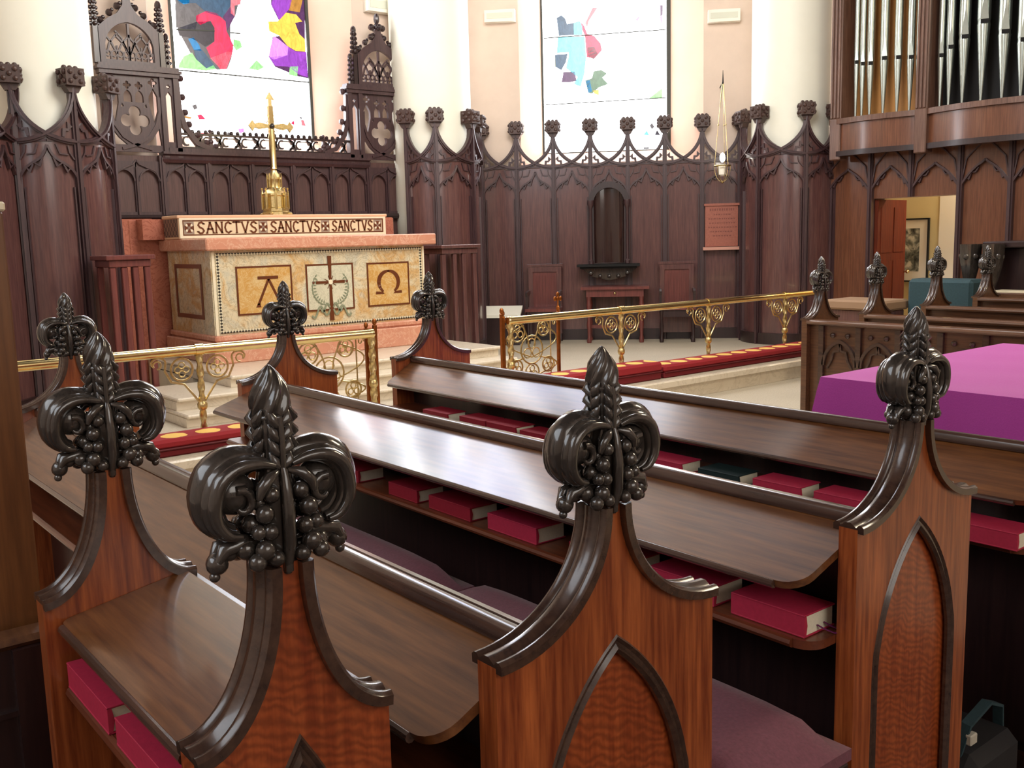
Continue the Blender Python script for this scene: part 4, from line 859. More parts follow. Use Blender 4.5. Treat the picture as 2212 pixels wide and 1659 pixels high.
def gate(x0, x1, y, label):
    r = thing('rail_gate', label, 'gate', (min(x0, x1), y, .2))
    fr = frame_xz(y); N = Vector((0, -1, 0)); a, b = min(x0, x1), max(x0, x1); hing = x0
    mb = MB()
    for x in (a, b): mb.bbox(x - .014, x + .014, y - .014, y + .014, .24, .90, .003); mb.ball((x, y, .925), .018, 8, 6, (1, 1, 1.5))
    mb.bbox(a, b, y - .012, y + .012, .84, .865, .002); mb.bbox(a, b, y - .012, y + .012, .27, .295, .002)
    fx = b - .0; mb.lathe((x1, y, .92), [(.01, 0), (.02, .02), (.008, .04), (.008, .10)], 8)
    for (dx, dz) in ((0, .14), (.035, .10), (-.035, .10), (0, .10)): mb.ball((x1 + dx, y, .92 + dz), .02, 8, 6, (1, .6, 1.2))
    mb.build('gate_frame', 'copper' if x0 < x1 else 'copper', r)
    mb = MB(); w = b - a; m = (a + b) / 2
    mb.tube([fr(a + .08, .86, 0), fr(a + .08, .27, 0)], .006, 6); mb.tube([fr(b - .10, .86, 0), fr(b - .10, .27, 0)], .006, 6)
    for (cx_, cz, rr) in [(a + w * .25, .74, .085), (m, .57, .13), (m, .36, .08), (a + w * .72, .76, .07), (a + w * .22, .42, .07), (a + w * .8, .42, .07)]:
        mb.tube([fr(cx_ + rr * math.cos(t), cz + rr * math.sin(t), 0) for t in [2 * PI * i / 20 for i in range(20)]], .008, 6, True, N=N)
        for q in range(3):
            an = PI / 2 + q * 2 * PI / 3; mb.tube([fr(cx_ + rr * .45 * math.cos(an) + rr * .35 * math.cos(t), cz + rr * .45 * math.sin(an) + rr * .35 * math.sin(t), 0) for t in [2 * PI * i / 10 for i in range(10)]], .006, 5, True, N=N)
    for s in (-1, 1):
        for (z0, z1) in ((.5, .8), (.32, .5)):
            p = [(m + s * w * .46 * math.sin(t * PI * .9), z0 + (z1 - z0) * t) for t in [i / 10 for i in range(11)]]; mb.tube([fr(u, v, 0) for u, v in p], .007, 6, N=N)
        p = [(m + s * (.03 + .09 * t) , .60 + .22 * t ** .6) for t in [i / 8 for i in range(9)]]; mb.tube([fr(u, v, 0) for u, v in p], .007, 6, N=N)
        p = [(m + s * (w * .42) + .03 * math.cos(t) * (1 - t / 9), .80 + .03 * math.sin(t) * (1 - t / 9)) for t in [i * .7 for i in range(11)]]; mb.tube([fr(u, v, 0) for u, v in p], .006, 6, N=N)
    mb.build('scrollwork', 'brass_old', r)
gate(4.05, 3.35, 6.93, 'open scrollwork brass gate folded behind the left half of the rail')
gate(5.46, 6.12, 6.93, 'open scrollwork brass gate with cross finial folded behind the right half of the rail')
for x, l, y in ((4.02, 'twisted brass end post closing the left half of the rail', 6.8), (5.44, 'twisted brass end post closing the right half of the rail', 6.8)):
    r = thing('rail_end_post', l, 'rail post', (x, y, .2))
    mb = MB(); spiral_post(mb, x, y + .0, .2, RZ - .03, .026); mb.build('twisted_shaft', 'brass_old', r)
    mb = MB(); sx = -.06 if x > 5 else .06; mb.bbox(x + sx - .015, x + sx + .015, y + .03, y + .06, .2, .93, .003); mb.ball((x + sx, y + .045, .955), .02, 8, 6, (1, 1, 1.4)); mb.build('gate_stile', 'copper', r)
# kneelers
def kneeler(x0, x1, z0, h, label):
    o_ = MB(); n = 14
    r = thing('kneeler', label, 'kneeler', ((x0 + x1) / 2, 6.60, z0), group=None)
    o_.bbox(x0, x1, 6.48, 6.74, z0, z0 + h * .45, .012); b = o_.build('kneeler_base', plain('dark_red_cloth', (110, 16, 24), .85, bump=.2, scale=90), r)
    o_ = MB(); o_.bbox(x0 - .005, x1 + .005, 6.47, 6.75, z0 + h * .45, z0 + h, .02); o_.build('kneeler_top', 'kneeler', r)
    # piping
    o_ = MB(); o_.tube([(x0, 6.475, z0 + h * .45), (x1, 6.475, z0 + h * .45)], .008, 6); o_.build('piping', plain('deep_red_piping', (90, 10, 18), .7), r)
kneeler(1.3, 3.1, .2, .12, 'long red kneeler with yellow motifs below the left half of the brass rail')
kneeler(5.35, 7.05, .2, .17, 'thicker red kneeler with yellow motifs beside the rail opening on the right')
kneeler(7.09, 9.9, .2, .13, 'long red kneeler with yellow motifs below the right half of the brass rail')
# ================================================================== POPPYHEADS AND STALLS
def smooth_path(P, Sc, m=3):
    P = [Vector(p) for p in P]; out = []; sc = []; n = len(P)
    for i in range(n - 1):
        p0, p1, p2, p3 = P[max(i - 1, 0)], P[i], P[i + 1], P[min(i + 2, n - 1)]
        for k in range(m):
            t = k / m; out.append(.5 * ((2 * p1) + (p2 - p0) * t + (2 * p0 - 5 * p1 + 4 * p2 - p3) * t * t + (3 * p1 - p0 - 3 * p2 + p3) * t ** 3)); sc.append(Sc[i] * (1 - t) + Sc[i + 1] * t)
    out.append(P[-1]); sc.append(Sc[-1]); return out, sc
def poppyhead(x, y, z0, z1, parent, seg=1.0):
    k = (z1 - z0) / .25; mb = MB(); T = lambda a, b, c: (x + a, y + b, z0 + c * k)
    hi = seg
    # core stem and leaf sheath
    mb.lathe((x, y, z0), [(.024, -.01 * k), (.024, .02 * k), (.024, .06 * k), (.026, .10 * k), (.021, .125 * k), (.021, .14 * k), (.024, .165 * k), (.025, .18 * k), (.022, .193 * k)], 24,
             fn=lambda a, z: 1 + .10 * math.cos(8 * a) * (1 if z > .1 * k else .4))
    # chevron leaves laid up the sheath
    for q in range(4):
        a0 = q * PI / 2
        for i in range(4):
            for s in (-1, 1):
                zz = .122 + i * .018; a1 = a0 + s * .62
                p0 = T(.022 * math.cos(a0), .022 * math.sin(a0), zz); p1 = T(.027 * math.cos(a0 + s * .4), .027 * math.sin(a0 + s * .4), zz + .012); p2 = T(.023 * math.cos(a1), .023 * math.sin(a1), zz + .024)
                mb.tube([p0, p1, p2], .0062, 6, scale=[.6, 1.2, .3])
    mb.tube([T(0, -.026, .115), T(0, -.028, .16), T(0, -.025, .19)], .004, 6); mb.tube([T(0, -.026, -.01), T(0, -.030, .06), T(0, -.028, .115)], .006, 6)
    # twisted cone
    prof = [(.0215, .188), (.0238, .195), (.0245, .204), (.0235, .216), (.0203, .228), (.0145, .239), (.0085, .248), (.003, .254), (.001, .255)]
    pr = []
    for i in range(len(prof) - 1):
        for t in (0, .33, .66): pr.append((prof[i][0] * (1 - t) + prof[i + 1][0] * t, (prof[i][1] * (1 - t) + prof[i + 1][1] * t) * k))
    pr.append((.0005, .2555 * k))
    mb.lathe((x, y, z0), pr, 56, fn=lambda a, z: 1 + .13 * math.cos(7 * a - z / k * 150))
    mb.lathe((x, y, z0), [(.021, .184 * k), (.0255, .188 * k), (.0255, .191 * k), (.021, .195 * k)], 20)
    # crockets: two big side lobes and two smaller ones front and back
    def crocket(dx, dy, sc):
        P = [(.012, .128), (.035, .134), (.062, .132), (.083, .118), (.092, .094), (.090, .068), (.076, .050), (.060, .046)]
        S_ = [.45, .75, 1.0, 1.08, 1.05, .9, .7, .4]
        mb.ball(T(.058 * sc * dx, .058 * sc * dy, .098), .026, 12, 9, (1.15 if dx else .9, .9 if dx else 1.15, 1.05))
        for off, rr in ((0, .022), (.016, .014), (-.016, .014), (.028, .009), (-.028, .009)):
            path = []
            for (a, c) in P: path.append(T((a * sc) * dx - off * dy, (a * sc) * dy + off * dx, c + (.006 if off == 0 else .002) ))
            pp, ss = smooth_path(path, S_); mb.tube(pp, rr * (1 if sc > .8 else .8), 10, scale=ss)
        # inner curl
        cur = [(.056 + .020 * math.cos(t) * (1 - t / 9), .088 + .022 * math.sin(t) * (1 - t / 9)) for t in [1.2 + i * .55 for i in range(9)]]
        for oo in (-.026, .026): mb.tube([T(a * sc * dx - oo * dy * .9, a * sc * dy + oo * dx * .9, c) for a, c in cur], .0065, 7, scale=[1, 1, 1, .95, .9, .8, .7, .6, .4])
        # berries and lower balls
        for (a, c, rr, o) in [(.084, .012, .0145, .0), (.050, .026, .0135, .012), (.050, .020, .0135, -.013), (.042, .058, .0125, .014), (.040, .054, .0125, -.014), (.030, .014, .012, .0), (.067, .024, .012, .0), (.03, .084, .011, .014), (.03, .084, .011, -.014), (.088, -.004, .007, 0)]:
            mb.ball(T(a * sc * dx - o * dy, a * sc * dy + o * dx, c), rr * (1 if sc > .8 else .85), 10, 8)
        # lower leaf
        for o in (-.01, .01): mb.tube([T(.018 * dx * sc - o * dy, .018 * dy * sc + o * dx, .03), T(.05 * dx * sc - o * dy, .05 * dy * sc + o * dx, .036), T(.078 * dx * sc - o * dy, .078 * dy * sc + o * dx, .030), T(.086 * dx * sc - o * dy, .086 * dy * sc + o * dx, .016)], .010, 7, scale=[.6, 1, 1, .5])
    crocket(1, 0, 1.0); crocket(-1, 0, 1.0)
    for q in (-1, 1):
        mb.tube([T(0, q * .022, -.012), T(0, q * .034, .03), T(0, q * .036, .07), T(0, q * .030, .11), T(0, q * .024, .13)], .0085, 8, scale=[.7, 1, 1, .9, .5])
        for s_ in (-1, 1):
            for (a, c, rr) in ((.020, .095, .011), (.030, .072, .0125), (.024, .048, .0115), (.032, .026, .0135), (.018, .012, .011), (.040, .050, .010), (.044, .012, .012)): mb.ball(T(s_ * a, q * .031, c), rr, 10, 8)
            mb.tube([T(s_ * .008, q * .026, .122), T(s_ * .022, q * .034, .118), T(s_ * .034, q * .035, .106), T(s_ * .038, q * .034, .092)], .008, 7, scale=[.5, 1, 1, .5])
    return mb.build('poppyhead', 'carved', parent, smooth=60)
def end_curve(w, z0, h, neck=.022, n=18):
    return [(w - (w - neck) * math.sin(t), z0 + h - h * math.cos(t)) for t in [PI / 2 * i / n for i in range(n + 1)]]
def stall_end(X, y, w, zs, ztop, root, mat, face=-1, arch=True, th=.045, zb=0.0):
    h = .215; neck_top = ztop - .25
    cur = end_curve(w, zs, neck_top - zs + .0, .022)
    outer = [(-w, zb), (w, zb)] + cur + [(-a, b) for a, b in reversed(cur)]
    fr = lambda a, b, d: Vector((X + a, y + face * d, b))
    holes = []
    if arch:
        ah = pointed(-w * .70, w * .74, .10, zs - .36, zs - .02, 14); holes = [ah]
    mb = MB(); mb.plate(outer, holes, fr, -th / 2, th / 2)
    e = mb.build('end_panel', mat, root)
    if arch:
        mb = MB(); mb.plate(ah, [], fr, -th / 2 + .004, th / 2 - .016); mb.build('sunk_panel', 'end_fig' if mat != 'stall' else 'stall', e)
        mb = MB(); pr = [(-.014, -.004), (-.014, .004), (-.009, .009), (-.003, .004), (.001, .004), (.007, .010), (.013, .004), (.013, -.004)]
        cx_ = sum(p[0] for p in ah) / len(ah)
        inn = [fr(cx_ + (a - cx_) * .95, b - .012 * (b > zs - .3), th / 2 - .006) for a, b in ah]
        mb.sweep(inn, pr, (0, face, 0)); mb.build('arch_moulding', 'moulding', e)
    # reeded capping that follows the curve
    mb = MB(); W = th / 2 + .014
    pr = [(-.008, -W), (.006, -W), (.011, -W + .006), (.011, -W + .012), (.004, -W + .018), (.013, -.006), (.013, .006), (.004, W - .018), (.011, W - .012), (.011, W - .006), (.006, W), (-.008, W)]
    for s in (1, -1):
        path = [fr(s * a, b, 0) for a, b in cur]
        p2 = pr if s * face < 0 else [(-p, q) for p, q in pr]
        p2 = [(-p, q) for p, q in pr] if (s * face) > 0 else pr
        mb.sweep(path, p2, (0, face, 0))
    mb.build('capping', 'moulding', e, smooth=50)
    poppyhead(X, y, neck_top, ztop, e)
    return e
def board_poly(y0, y1, w, rn=.055, rf=.02):   # in (y, s) plane, s = 0 top edge, s = w lower edge
    p = [(y0, 0)]; n = 6
    p += [(y0 + rn - rn * math.cos(t) , w - rn + rn * math.sin(t)) for t in [PI / 2 * i / n for i in range(n + 1)]]
    p += [(y1 - rf + rf * math.sin(t), w - rf + rf * math.cos(t)) for t in [PI / 2 * i / n for i in range(n + 1)]] + [(y1, 0)]
    return p
def stall(label, X, yn, yf, w=.247, zs=.966, ztop=1.42, rx=-.14, rz=.95, bx=-.335, bz=.855, shx=-.325, shz=.72, seat=None, cap=True, mats=('end', 'end'), near=True, flip=False):
    r = thing('choir_stall', label, 'choir stall', (X, (yn + yf) / 2, 0))
    if near: stall_end(X, yn, w, zs, ztop, r, mats[0], -1)
    stall_end(X, yf, w, zs, ztop, r, mats[1], -1, arch=False)
    y0, y1 = yn + .024, yf - .024
    sx = -1 if not flip else 1
    # book board
    a = Vector((X + rx, 0, rz)); b = Vector((X + bx, 0, bz)); d = (b - a); L = d.length; d.normalize(); nn = Vector((-d.z, 0, d.x)); 
    if nn.z < 0: nn = -nn
    fr = lambda u, s, t: Vector((a.x + d.x * s + nn.x * t, u, a.z + d.z * s + nn.z * t))
    mb = MB(); mb.plate(board_poly(y0, y1, L), [], fr, -.018, 0); bb = mb.build('book_board', 'board', r)
    mb = MB(); mb.tube([fr(y0 + .06, L + .003, -.009), fr(y1 - .02, L + .003, -.009)], .0095, 10); mb.build('board_nosing', 'rail', bb)
    if cap:
        mb = MB(); pr = [(-.03, -.012), (-.03, .004), (-.024, .012), (-.014, .012), (-.010, .006), (-.004, .006), (.002, .018), (.018, .018), (.026, .010), (.026, -.012)]
        mb.sweep([(X + rx + .01, y0, rz + .008), (X + rx + .01, y1, rz + .008)], [(-p, q) for p, q in pr], (0, 0, 1)); mb.build('top_rail', 'rail', r, smooth=50)
    mb = MB(); mb.box(X + rx + .0, X + rx + .022, y0, y1, .06, rz - .012); mb.build('back_board', 'dark', r)
    mb = MB(); Ls = rx - shx + .01; frs = lambda u, s, t: Vector((X + rx - s, u, shz + t)); mb.plate(board_poly(y0, y1, Ls, .05), [], frs, -.02, 0); sh = mb.build('book_shelf', 'shelf', r)
    mb = MB(); mb.tube([(X + rx - Ls, y0 + .05, shz - .01), (X + rx - Ls, y1 - .02, shz - .01)], .011, 8); mb.build('shelf_nosing', 'shelf', sh)
    if seat:
        sw, sz = seat
        mb = MB(); mb.bbox(X + rx + .022, X + sw, y0, y1, sz - .10, sz - .06, .006); mb.box(X + rx + .022, X + sw - .05, y0, y1, .0, sz - .10); mb.build('bench_seat', 'dark', r)
    return r
C_A, C_B, C_C, C_D = 3.043, 2.0748, 1.0855, .533
stall('front choir stall nearest the purple table, its near end cut off by the right edge', C_A, 1.118, 4.51, seat=(.25, .50), bx=-.313, bz=.846)
stall('middle choir stall, its near end carved post standing at the right', C_B, 1.1455, 4.294, seat=(.25, .50), bx=-.39, bz=.864)
stall('choir stall whose near end panel stands in the centre foreground', C_C, 1.1263, 4.224, seat=(.25, .60))
stall('short book desk in the left foreground between two carved ends', C_D, 1.160, 1.88, w=.140, zs=.966, ztop=1.443, rx=.122, rz=.972, bx=-.113, bz=.93, shx=-.10, shz=.81, cap=False, mats=('end_fig', 'end'))
# seat cushions on the bench behind the middle stall
def cushion(x0, x1, y0, y1, z, label):
    mb = MB(); nx, ny = 8, 14; vs = []; fs = []
    for j in range(ny + 1):
        for i in range(nx + 1):
            u = i / nx * 2 - 1; v = j / ny * 2 - 1; hgt = .055 * ((1 - abs(u) ** 6) * (1 - abs(v) ** 8)) ** .5
            vs.append((x0 + (x1 - x0) * i / nx, y0 + (y1 - y0) * j / ny, z + .025 + hgt))
    k = len(vs)
    for j in range(ny + 1):
        for i in range(nx + 1): vs.append((x0 + (x1 - x0) * i / nx, y0 + (y1 - y0) * j / ny, z))
    W_ = nx + 1
    for j in range(ny):
        for i in range(nx): q = j * W_ + i; fs.append((q, q + 1, q + W_ + 1, q + W_)); fs.append((k + q, k + q + W_, k + q + W_ + 1, k + q + 1))
    for i in range(nx): fs.append((i, k + i, k + i + 1, i + 1)); q = ny * W_ + i; fs.append((q, q + 1, k + q + 1, k + q))
    for j in range(ny): q = j * W_; fs.append((q, q + W_, k + q + W_, k + q)); q += nx; fs.append((q, k + q, k + q + W_, q + W_))
    mb.add(vs, fs); tag(mb.build('seat_cushion', 'cushion', smooth=60), label, 'cushion', 'plum seat cushions on the bench')
bn = thing('bench', 'long low bench under the plum cushions, beside the central foreground stall end', 'bench', (1.51, 2.5, 0))
mb = MB(); mb.bbox(1.345, 1.67, 1.03, 4.18, .49, .54, .006); mb.build('bench_top', 'dark', bn)
mb = MB(); mb.box(1.36, 1.64, 1.05, 4.15, 0, .49); mb.build('bench_base', 'dark', bn)
cushion(1.342, 1.676, 1.03, 2.28, .54, 'plum seat cushion on the bench, the nearer one')
cushion(1.342, 1.676, 2.30, 4.18, .54, 'plum seat cushion on the bench, the farther one left of the seam')
# ------------------------------------------------------------------ books
def book(x, yn, L, wd, th, z, cover, label, ribbon=False, group=None):
    # fore edge end (pages) faces -Y; spine faces -X
    r = thing('hymn_book', label, 'book', (x + wd / 2, yn + L / 2, z), group=group)
    mb = MB(); mb.bbox(x, x + wd, yn, yn + L, z, z + .004, .001); mb.bbox(x, x + wd, yn, yn + L, z + th - .004, z + th, .001)
    mb.sweep([(x + .004, yn, z + th / 2), (x + .004, yn + L, z + th / 2)], [(-.003, -th / 2 + .001), (.004, -th / 2 + .004), (.008, 0), (.004, th / 2 - .004), (-.003, th / 2 - .001)][::1], (0, 0, 1))
    mb.build('cover', cover, r)
    mb = MB(); mb.box(x + .004, x + wd - .006, yn + .003, yn + L - .003, z + .004, z + th - .004); mb.build('pages', 'pages', r)
    if ribbon:
        for k, dx in enumerate((.05, .075)):
            mb = MB(); mb.sweep([(x + dx, yn + .01, z + .02), (x + dx + .005, yn - .012, z + .012), (x + dx + .02, yn - .03, z + .003), (x + dx + .035, yn - .035, z + .004)], [(-.003, -.0005), (.003, -.0005), (.003, .0005), (-.003, .0005)], (0, 0, 1)); mb.build('ribbon', 'purple_ribbon', r)
G = 'hymn books on the middle book shelf'
for (y0, y1, c, lab, th, rb) in [
    (3.70, 3.90, 'cover_crimson', 'red hymn book farthest along the middle shelf, mostly hidden behind the left carved head', .045, False),
    (3.41, 3.63, 'cover_crimson', 'second red hymn book from the far end of the middle shelf', .045, False),
    (3.11, 3.30, 'cover_crimson', 'third red hymn book from the far end of the middle shelf', .045, False),
    (2.72, 2.90, 'cover_crimson', 'fourth red hymn book from the far end of the middle shelf', .045, False),
    (2.42, 2.65, 'cover_crimson', 'fifth red hymn book from the far end of the middle shelf', .045, False),
    (2.10, 2.33, 'cover_red', 'bright red hymn book just left of the central carved end on the middle shelf', .05, False),
    (1.72, 1.96, 'cover_crimson', 'red hymn book half hidden behind the central carved end', .045, False),
    (1.45, 1.66, 'cover_red', 'bright red hymn book just right of the central carved end on the middle shelf', .05, False),
    (1.20, 1.40, 'cover_red', 'bright red hymn book at the near end of the middle shelf with ribbons hanging out', .052, True)]:
    book(1.755, y0, y1 - y0, .115, th, .7205, c, lab, rb, G)
G = 'hymn books on the front book shelf'
for (y0, y1, c, lab, th) in [
    (3.84, 4.05, 'cover_crimson', 'red hymn book at the far end of the front shelf', .045), (3.32, 3.53, 'cover_crimson', 'red hymn book third from the far end of the front shelf, touching the second', .05),
    (3.54, 3.74, 'cover_crimson', 'red hymn book second from the far end of the front shelf', .05), (3.08, 3.29, 'cover_crimson', 'red hymn book left of the central carved head on the front shelf', .045),
    (2.80, 3.03, 'cover_green', 'green hymn book peeping out left of the central carved head', .04), (2.60, 2.78, 'cover_crimson', 'red hymn book just right of the central carved head, mostly hidden', .045),
    (2.36, 2.57, 'cover_red', 'red hymn book left of the dark green one on the front shelf', .045), (2.10, 2.28, 'cover_green', 'dark green hymn book between red ones on the front shelf', .045),
    (1.85, 2.04, 'cover_red', 'red hymn book right of the dark green one on the front shelf', .05), (1.58, 1.80, 'cover_red', 'red hymn book left of the right carved end on the front shelf', .05),
    (1.16, 1.37, 'cover_red', 'bright red hymn book at the right edge beyond the right carved end', .05)]:
    book(2.668, y0, y1 - y0, .115, th, .7205, c, lab, False, G)
G = 'hymn books on the short desk shelf'
book(.418, 1.60, .235, .12, .048, .8105, 'cover_red', 'dull red hymn book farther along the short desk shelf at the left', False, G)
book(.418, 1.25, .31, .12, .048, .8105, 'cover_red', 'bright red hymn book nearer along the short desk shelf at the left', False, G)
# ------------------------------------------------------------------ tall screen at the far left
r = thing('organ_screen', 'tall plain oak screen end at the left edge with a panelled lower part', 'wooden screen', (.1, 2.3, 0))
mb = MB(); mb.bbox(-.6, .486, 2.30, 2.36, 0, 1.68, .004); mb.build('upright_board', wood('golden_brown_oak', (96, 58, 30), (142, 92, 50), 'z', .4, .3, .2), r)
mb = MB(); mb.sweep([(-.6, 2.25, .775), (.475, 2.25, .775)], [(-.03, -.012), (-.03, .012), (.03, .012), (.04, 0), (.03, -.012)], (0, 0, 1)); mb.build('ledge', 'stall', r)
mb = MB(); mb.box(-.6, .465, 2.22, 2.30, 0, .765)
for z in (.18, .42, .62): mb.box(-.6, .45, 2.205, 2.22, z, z + .012)
mb.box(.40, .465, 2.20, 2.22, 0, .765); mb.build('panelled_base', 'dark', r)
mb = MB(); mb.bbox(-.6, .49, 2.29, 2.37, 1.68, 1.70, .004); mb.build('pale_cap', 'ivory', r)
# ================================================================== TABLE WITH PURPLE CLOTH
tb = thing('table', 'table hidden under the purple cloth', 'table', (5.0, 2.3, 0))
X0, X1, Y0, Y1, TZ = 4.13, 6.02, 1.80, 2.76, .885
mb = MB(); mb.bbox(X0 + .01, X1 - .01, Y0 + .01, Y1 - .01, TZ - .04, TZ, .004); mb.build('table_top', 'stall', tb)
for x in (X0 + .1, X1 - .1):
    for y in (Y0 + .1, Y1 - .1): mb = MB(); mb.bbox(x - .03, x + .03, y - .03, y + .03, 0, TZ - .04, .004); mb.build('leg', 'stall', tb)
def cloth():
    mb = MB(); vs = []; fs = []; per = []
    n = 26
    def edge(a, b): return [(a[0] + (b[0] - a[0]) * i / n, a[1] + (b[1] - a[1]) * i / n) for i in range(n)]
    C_ = [(X0, Y0), (X1, Y0), (X1, Y1), (X0, Y1)]
    for i in range(4): per += edge(C_[i], C_[(i + 1) % 4])
    cx_, cy_ = (X0 + X1) / 2, (Y0 + Y1) / 2; rows = 9; drop_ = .62; m = len(per)
    for rr in range(rows + 1):
        t = rr / rows
        for i, (x, y) in enumerate(per):
            # outward direction
            u = (i % n) / n; corner = min(u, 1 - u) * 2; side = i // n; dirv = [(0, -1), (1, 0), (0, 1), (-1, 0)][side]
            wob = (math.sin(i * .9) * .5 + math.sin(i * .37 + 1) * .5) * .02 * t; fl = .05 * t + wob + (.06 * t * (1 - corner) ** 3)
            ox, oy = dirv[0] * fl, dirv[1] * fl
            if u == 0: pd = [(-1, 0), (0, -1), (1, 0), (0, 1)][side]; ox += pd[0] * .08 * t; oy += pd[1] * .08 * t
            z = TZ + .006 - drop_ * t if rr > 0 else TZ + .006
            if rr == 0: ox = oy = 0
            else: ox += dirv[0] * .006; oy += dirv[1] * .006
            vs.append((x + ox, y + oy, z))
    for rr in range(rows):
        for i in range(m): a = rr * m + i; b = rr * m + (i + 1) % m; fs.append((a, b, b + m, a + m))
    mb.add(vs, fs)
    nx, ny = 30, 16; tv = []; tf = []
    for j in range(ny + 1):
        for i in range(nx + 1):
            z = TZ + .006 + (.004 * math.sin(i * .8 + j * .3) * (0 < i < nx and 0 < j < ny)) * .5
            tv.append((X0 + (X1 - X0) * i / nx, Y0 + (Y1 - Y0) * j / ny, z))
    for j in range(ny):
        for i in range(nx): q = j * (nx + 1) + i; tf.append((q, q + 1, q + nx + 2, q + nx + 1))
    mb.add(tv, tf)
    tag(mb.build('tablecloth', 'cloth', smooth=50), 'bright purple cloth draped over the table on the right', 'tablecloth')
cloth()
# ================================================================== OPPOSITE STALLS
def far_stall(X, yend, zt, rail_z, label, front=False, w=.2):
    r = thing('choir_stall', label, 'choir stall', (X, yend - 2, 0))
    stall_end(X, yend, w, rail_z + .0, zt, r, 'stall', -1, arch=False)
    y0, y1 = yend - 4.2, yend - .024
    xr = X - w + .05
    mb = MB(); mb.bbox(xr - .05, xr + .06, y0, y1, rail_z - .035, rail_z, .008); mb.tube([(xr - .05, y0, rail_z - .018), (xr - .05, y1, rail_z - .018)], .014, 8); mb.build('top_rail', 'stall', r)
    mb = MB(); mb.box(xr, xr + .03, y0, y1, .05, rail_z - .03)
    mb.build('front_panel', 'stall', r)
    mb = MB(); mb.box(xr + .05, xr + .5, y0, y1, .42, .46); mb.build('bench_seat', 'stall', r)
    if front:
        mb = MB(); fr = frame_line((xr, y1, 0), (0, -1, 0), (-1, 0, 0)); N = Vector((-1, 0, 0)); aw = .30; k = 0
        a = .10
        while a + aw < 4.0:
            o = pointed(a + .02, a + aw - .02, .12, .62, .80, 8)
            mb.bar([fr(u, v, .01) for u, v in o[1:-1]], .022, .03, N)
            for s in (0, 1):
                c = [(a + .05, .60), (a + .085, .66), (a + .10, .72), (a + .14, .73), (a + .15, .78)]
                mb.bar([fr((2 * a + aw - u) if s else u, v, .008) for u, v in c], .014, .02, N)
            mb.prism([(a - .02, .06), (a + .02, .06), (a + .02, rail_z - .04), (a - .02, rail_z - .04)], fr, 0, .025)
            for u in (a + aw * .3, a + aw * .7): mb.ball(fr(u, .84, .01), .02, 6, 5)
            a += aw
        mb.build('arched_tracery', 'moulding', r)
    return r
def hpos(X, k, z): return k
far_stall(6.40, 4.29, 1.398, .945, 'opposite choir stall nearest the purple table with an arched front', True)
far_stall(7.30, 4.38, 1.405, .92, 'opposite choir stall second from the purple table', False)
far_stall(8.12, 4.31, 1.431, .94, 'opposite choir stall third from the purple table', False)
far_stall(8.86, 4.235, 1.42, .97, 'opposite choir stall farthest back, in front of the organ console', False)
# organ console and teal cover
r = thing('organ_console', 'dark carved wooden organ console at the right edge behind the opposite stalls', 'organ console', (9.9, 3.6, 0))
mb = MB(); mb.bbox(9.75, 10.3, 2.6, 4.61, 0, 1.38, .01); mb.bbox(9.62, 10.35, 2.6, 4.66, 1.38, 1.44, .01); mb.build('case', 'dark', r)
mb = MB(); mb.bbox(9.40, 9.76, 2.6, 4.50, .80, .965, .01); mb.build('key_desk', 'stall', r)
mb = MB(); mb.bbox(9.42, 9.60, 2.7, 4.44, .965, .985, .002); mb.build('keyboard', 'ivory', r)
for y in (4.52, 4.74):
    mb = MB(); mb.lathe((9.55, y, 0), [(.04, .6), (.05, .9), (.03, 1.0), (.06, 1.1), (.09, 1.25), (.10, 1.42)], 12, fn=lambda a, z: 1 + .15 * math.cos(5 * a)); [mb.ball((9.55 + .08 * math.cos(t), y + .08 * math.sin(t), 1.3 + .05 * math.sin(3 * t)), .03, 7, 5) for t in [i * 1.05 for i in range(6)]]; mb.build('carved_bracket', 'carved', r)
mb = MB(); mb.bbox(9.05, 9.33, 4.46, 5.10, 0, 1.10, .03); tag(mb.build('covered_bench', 'teal'), 'low box under a dark teal cloth in front of the doorway', 'covered box')
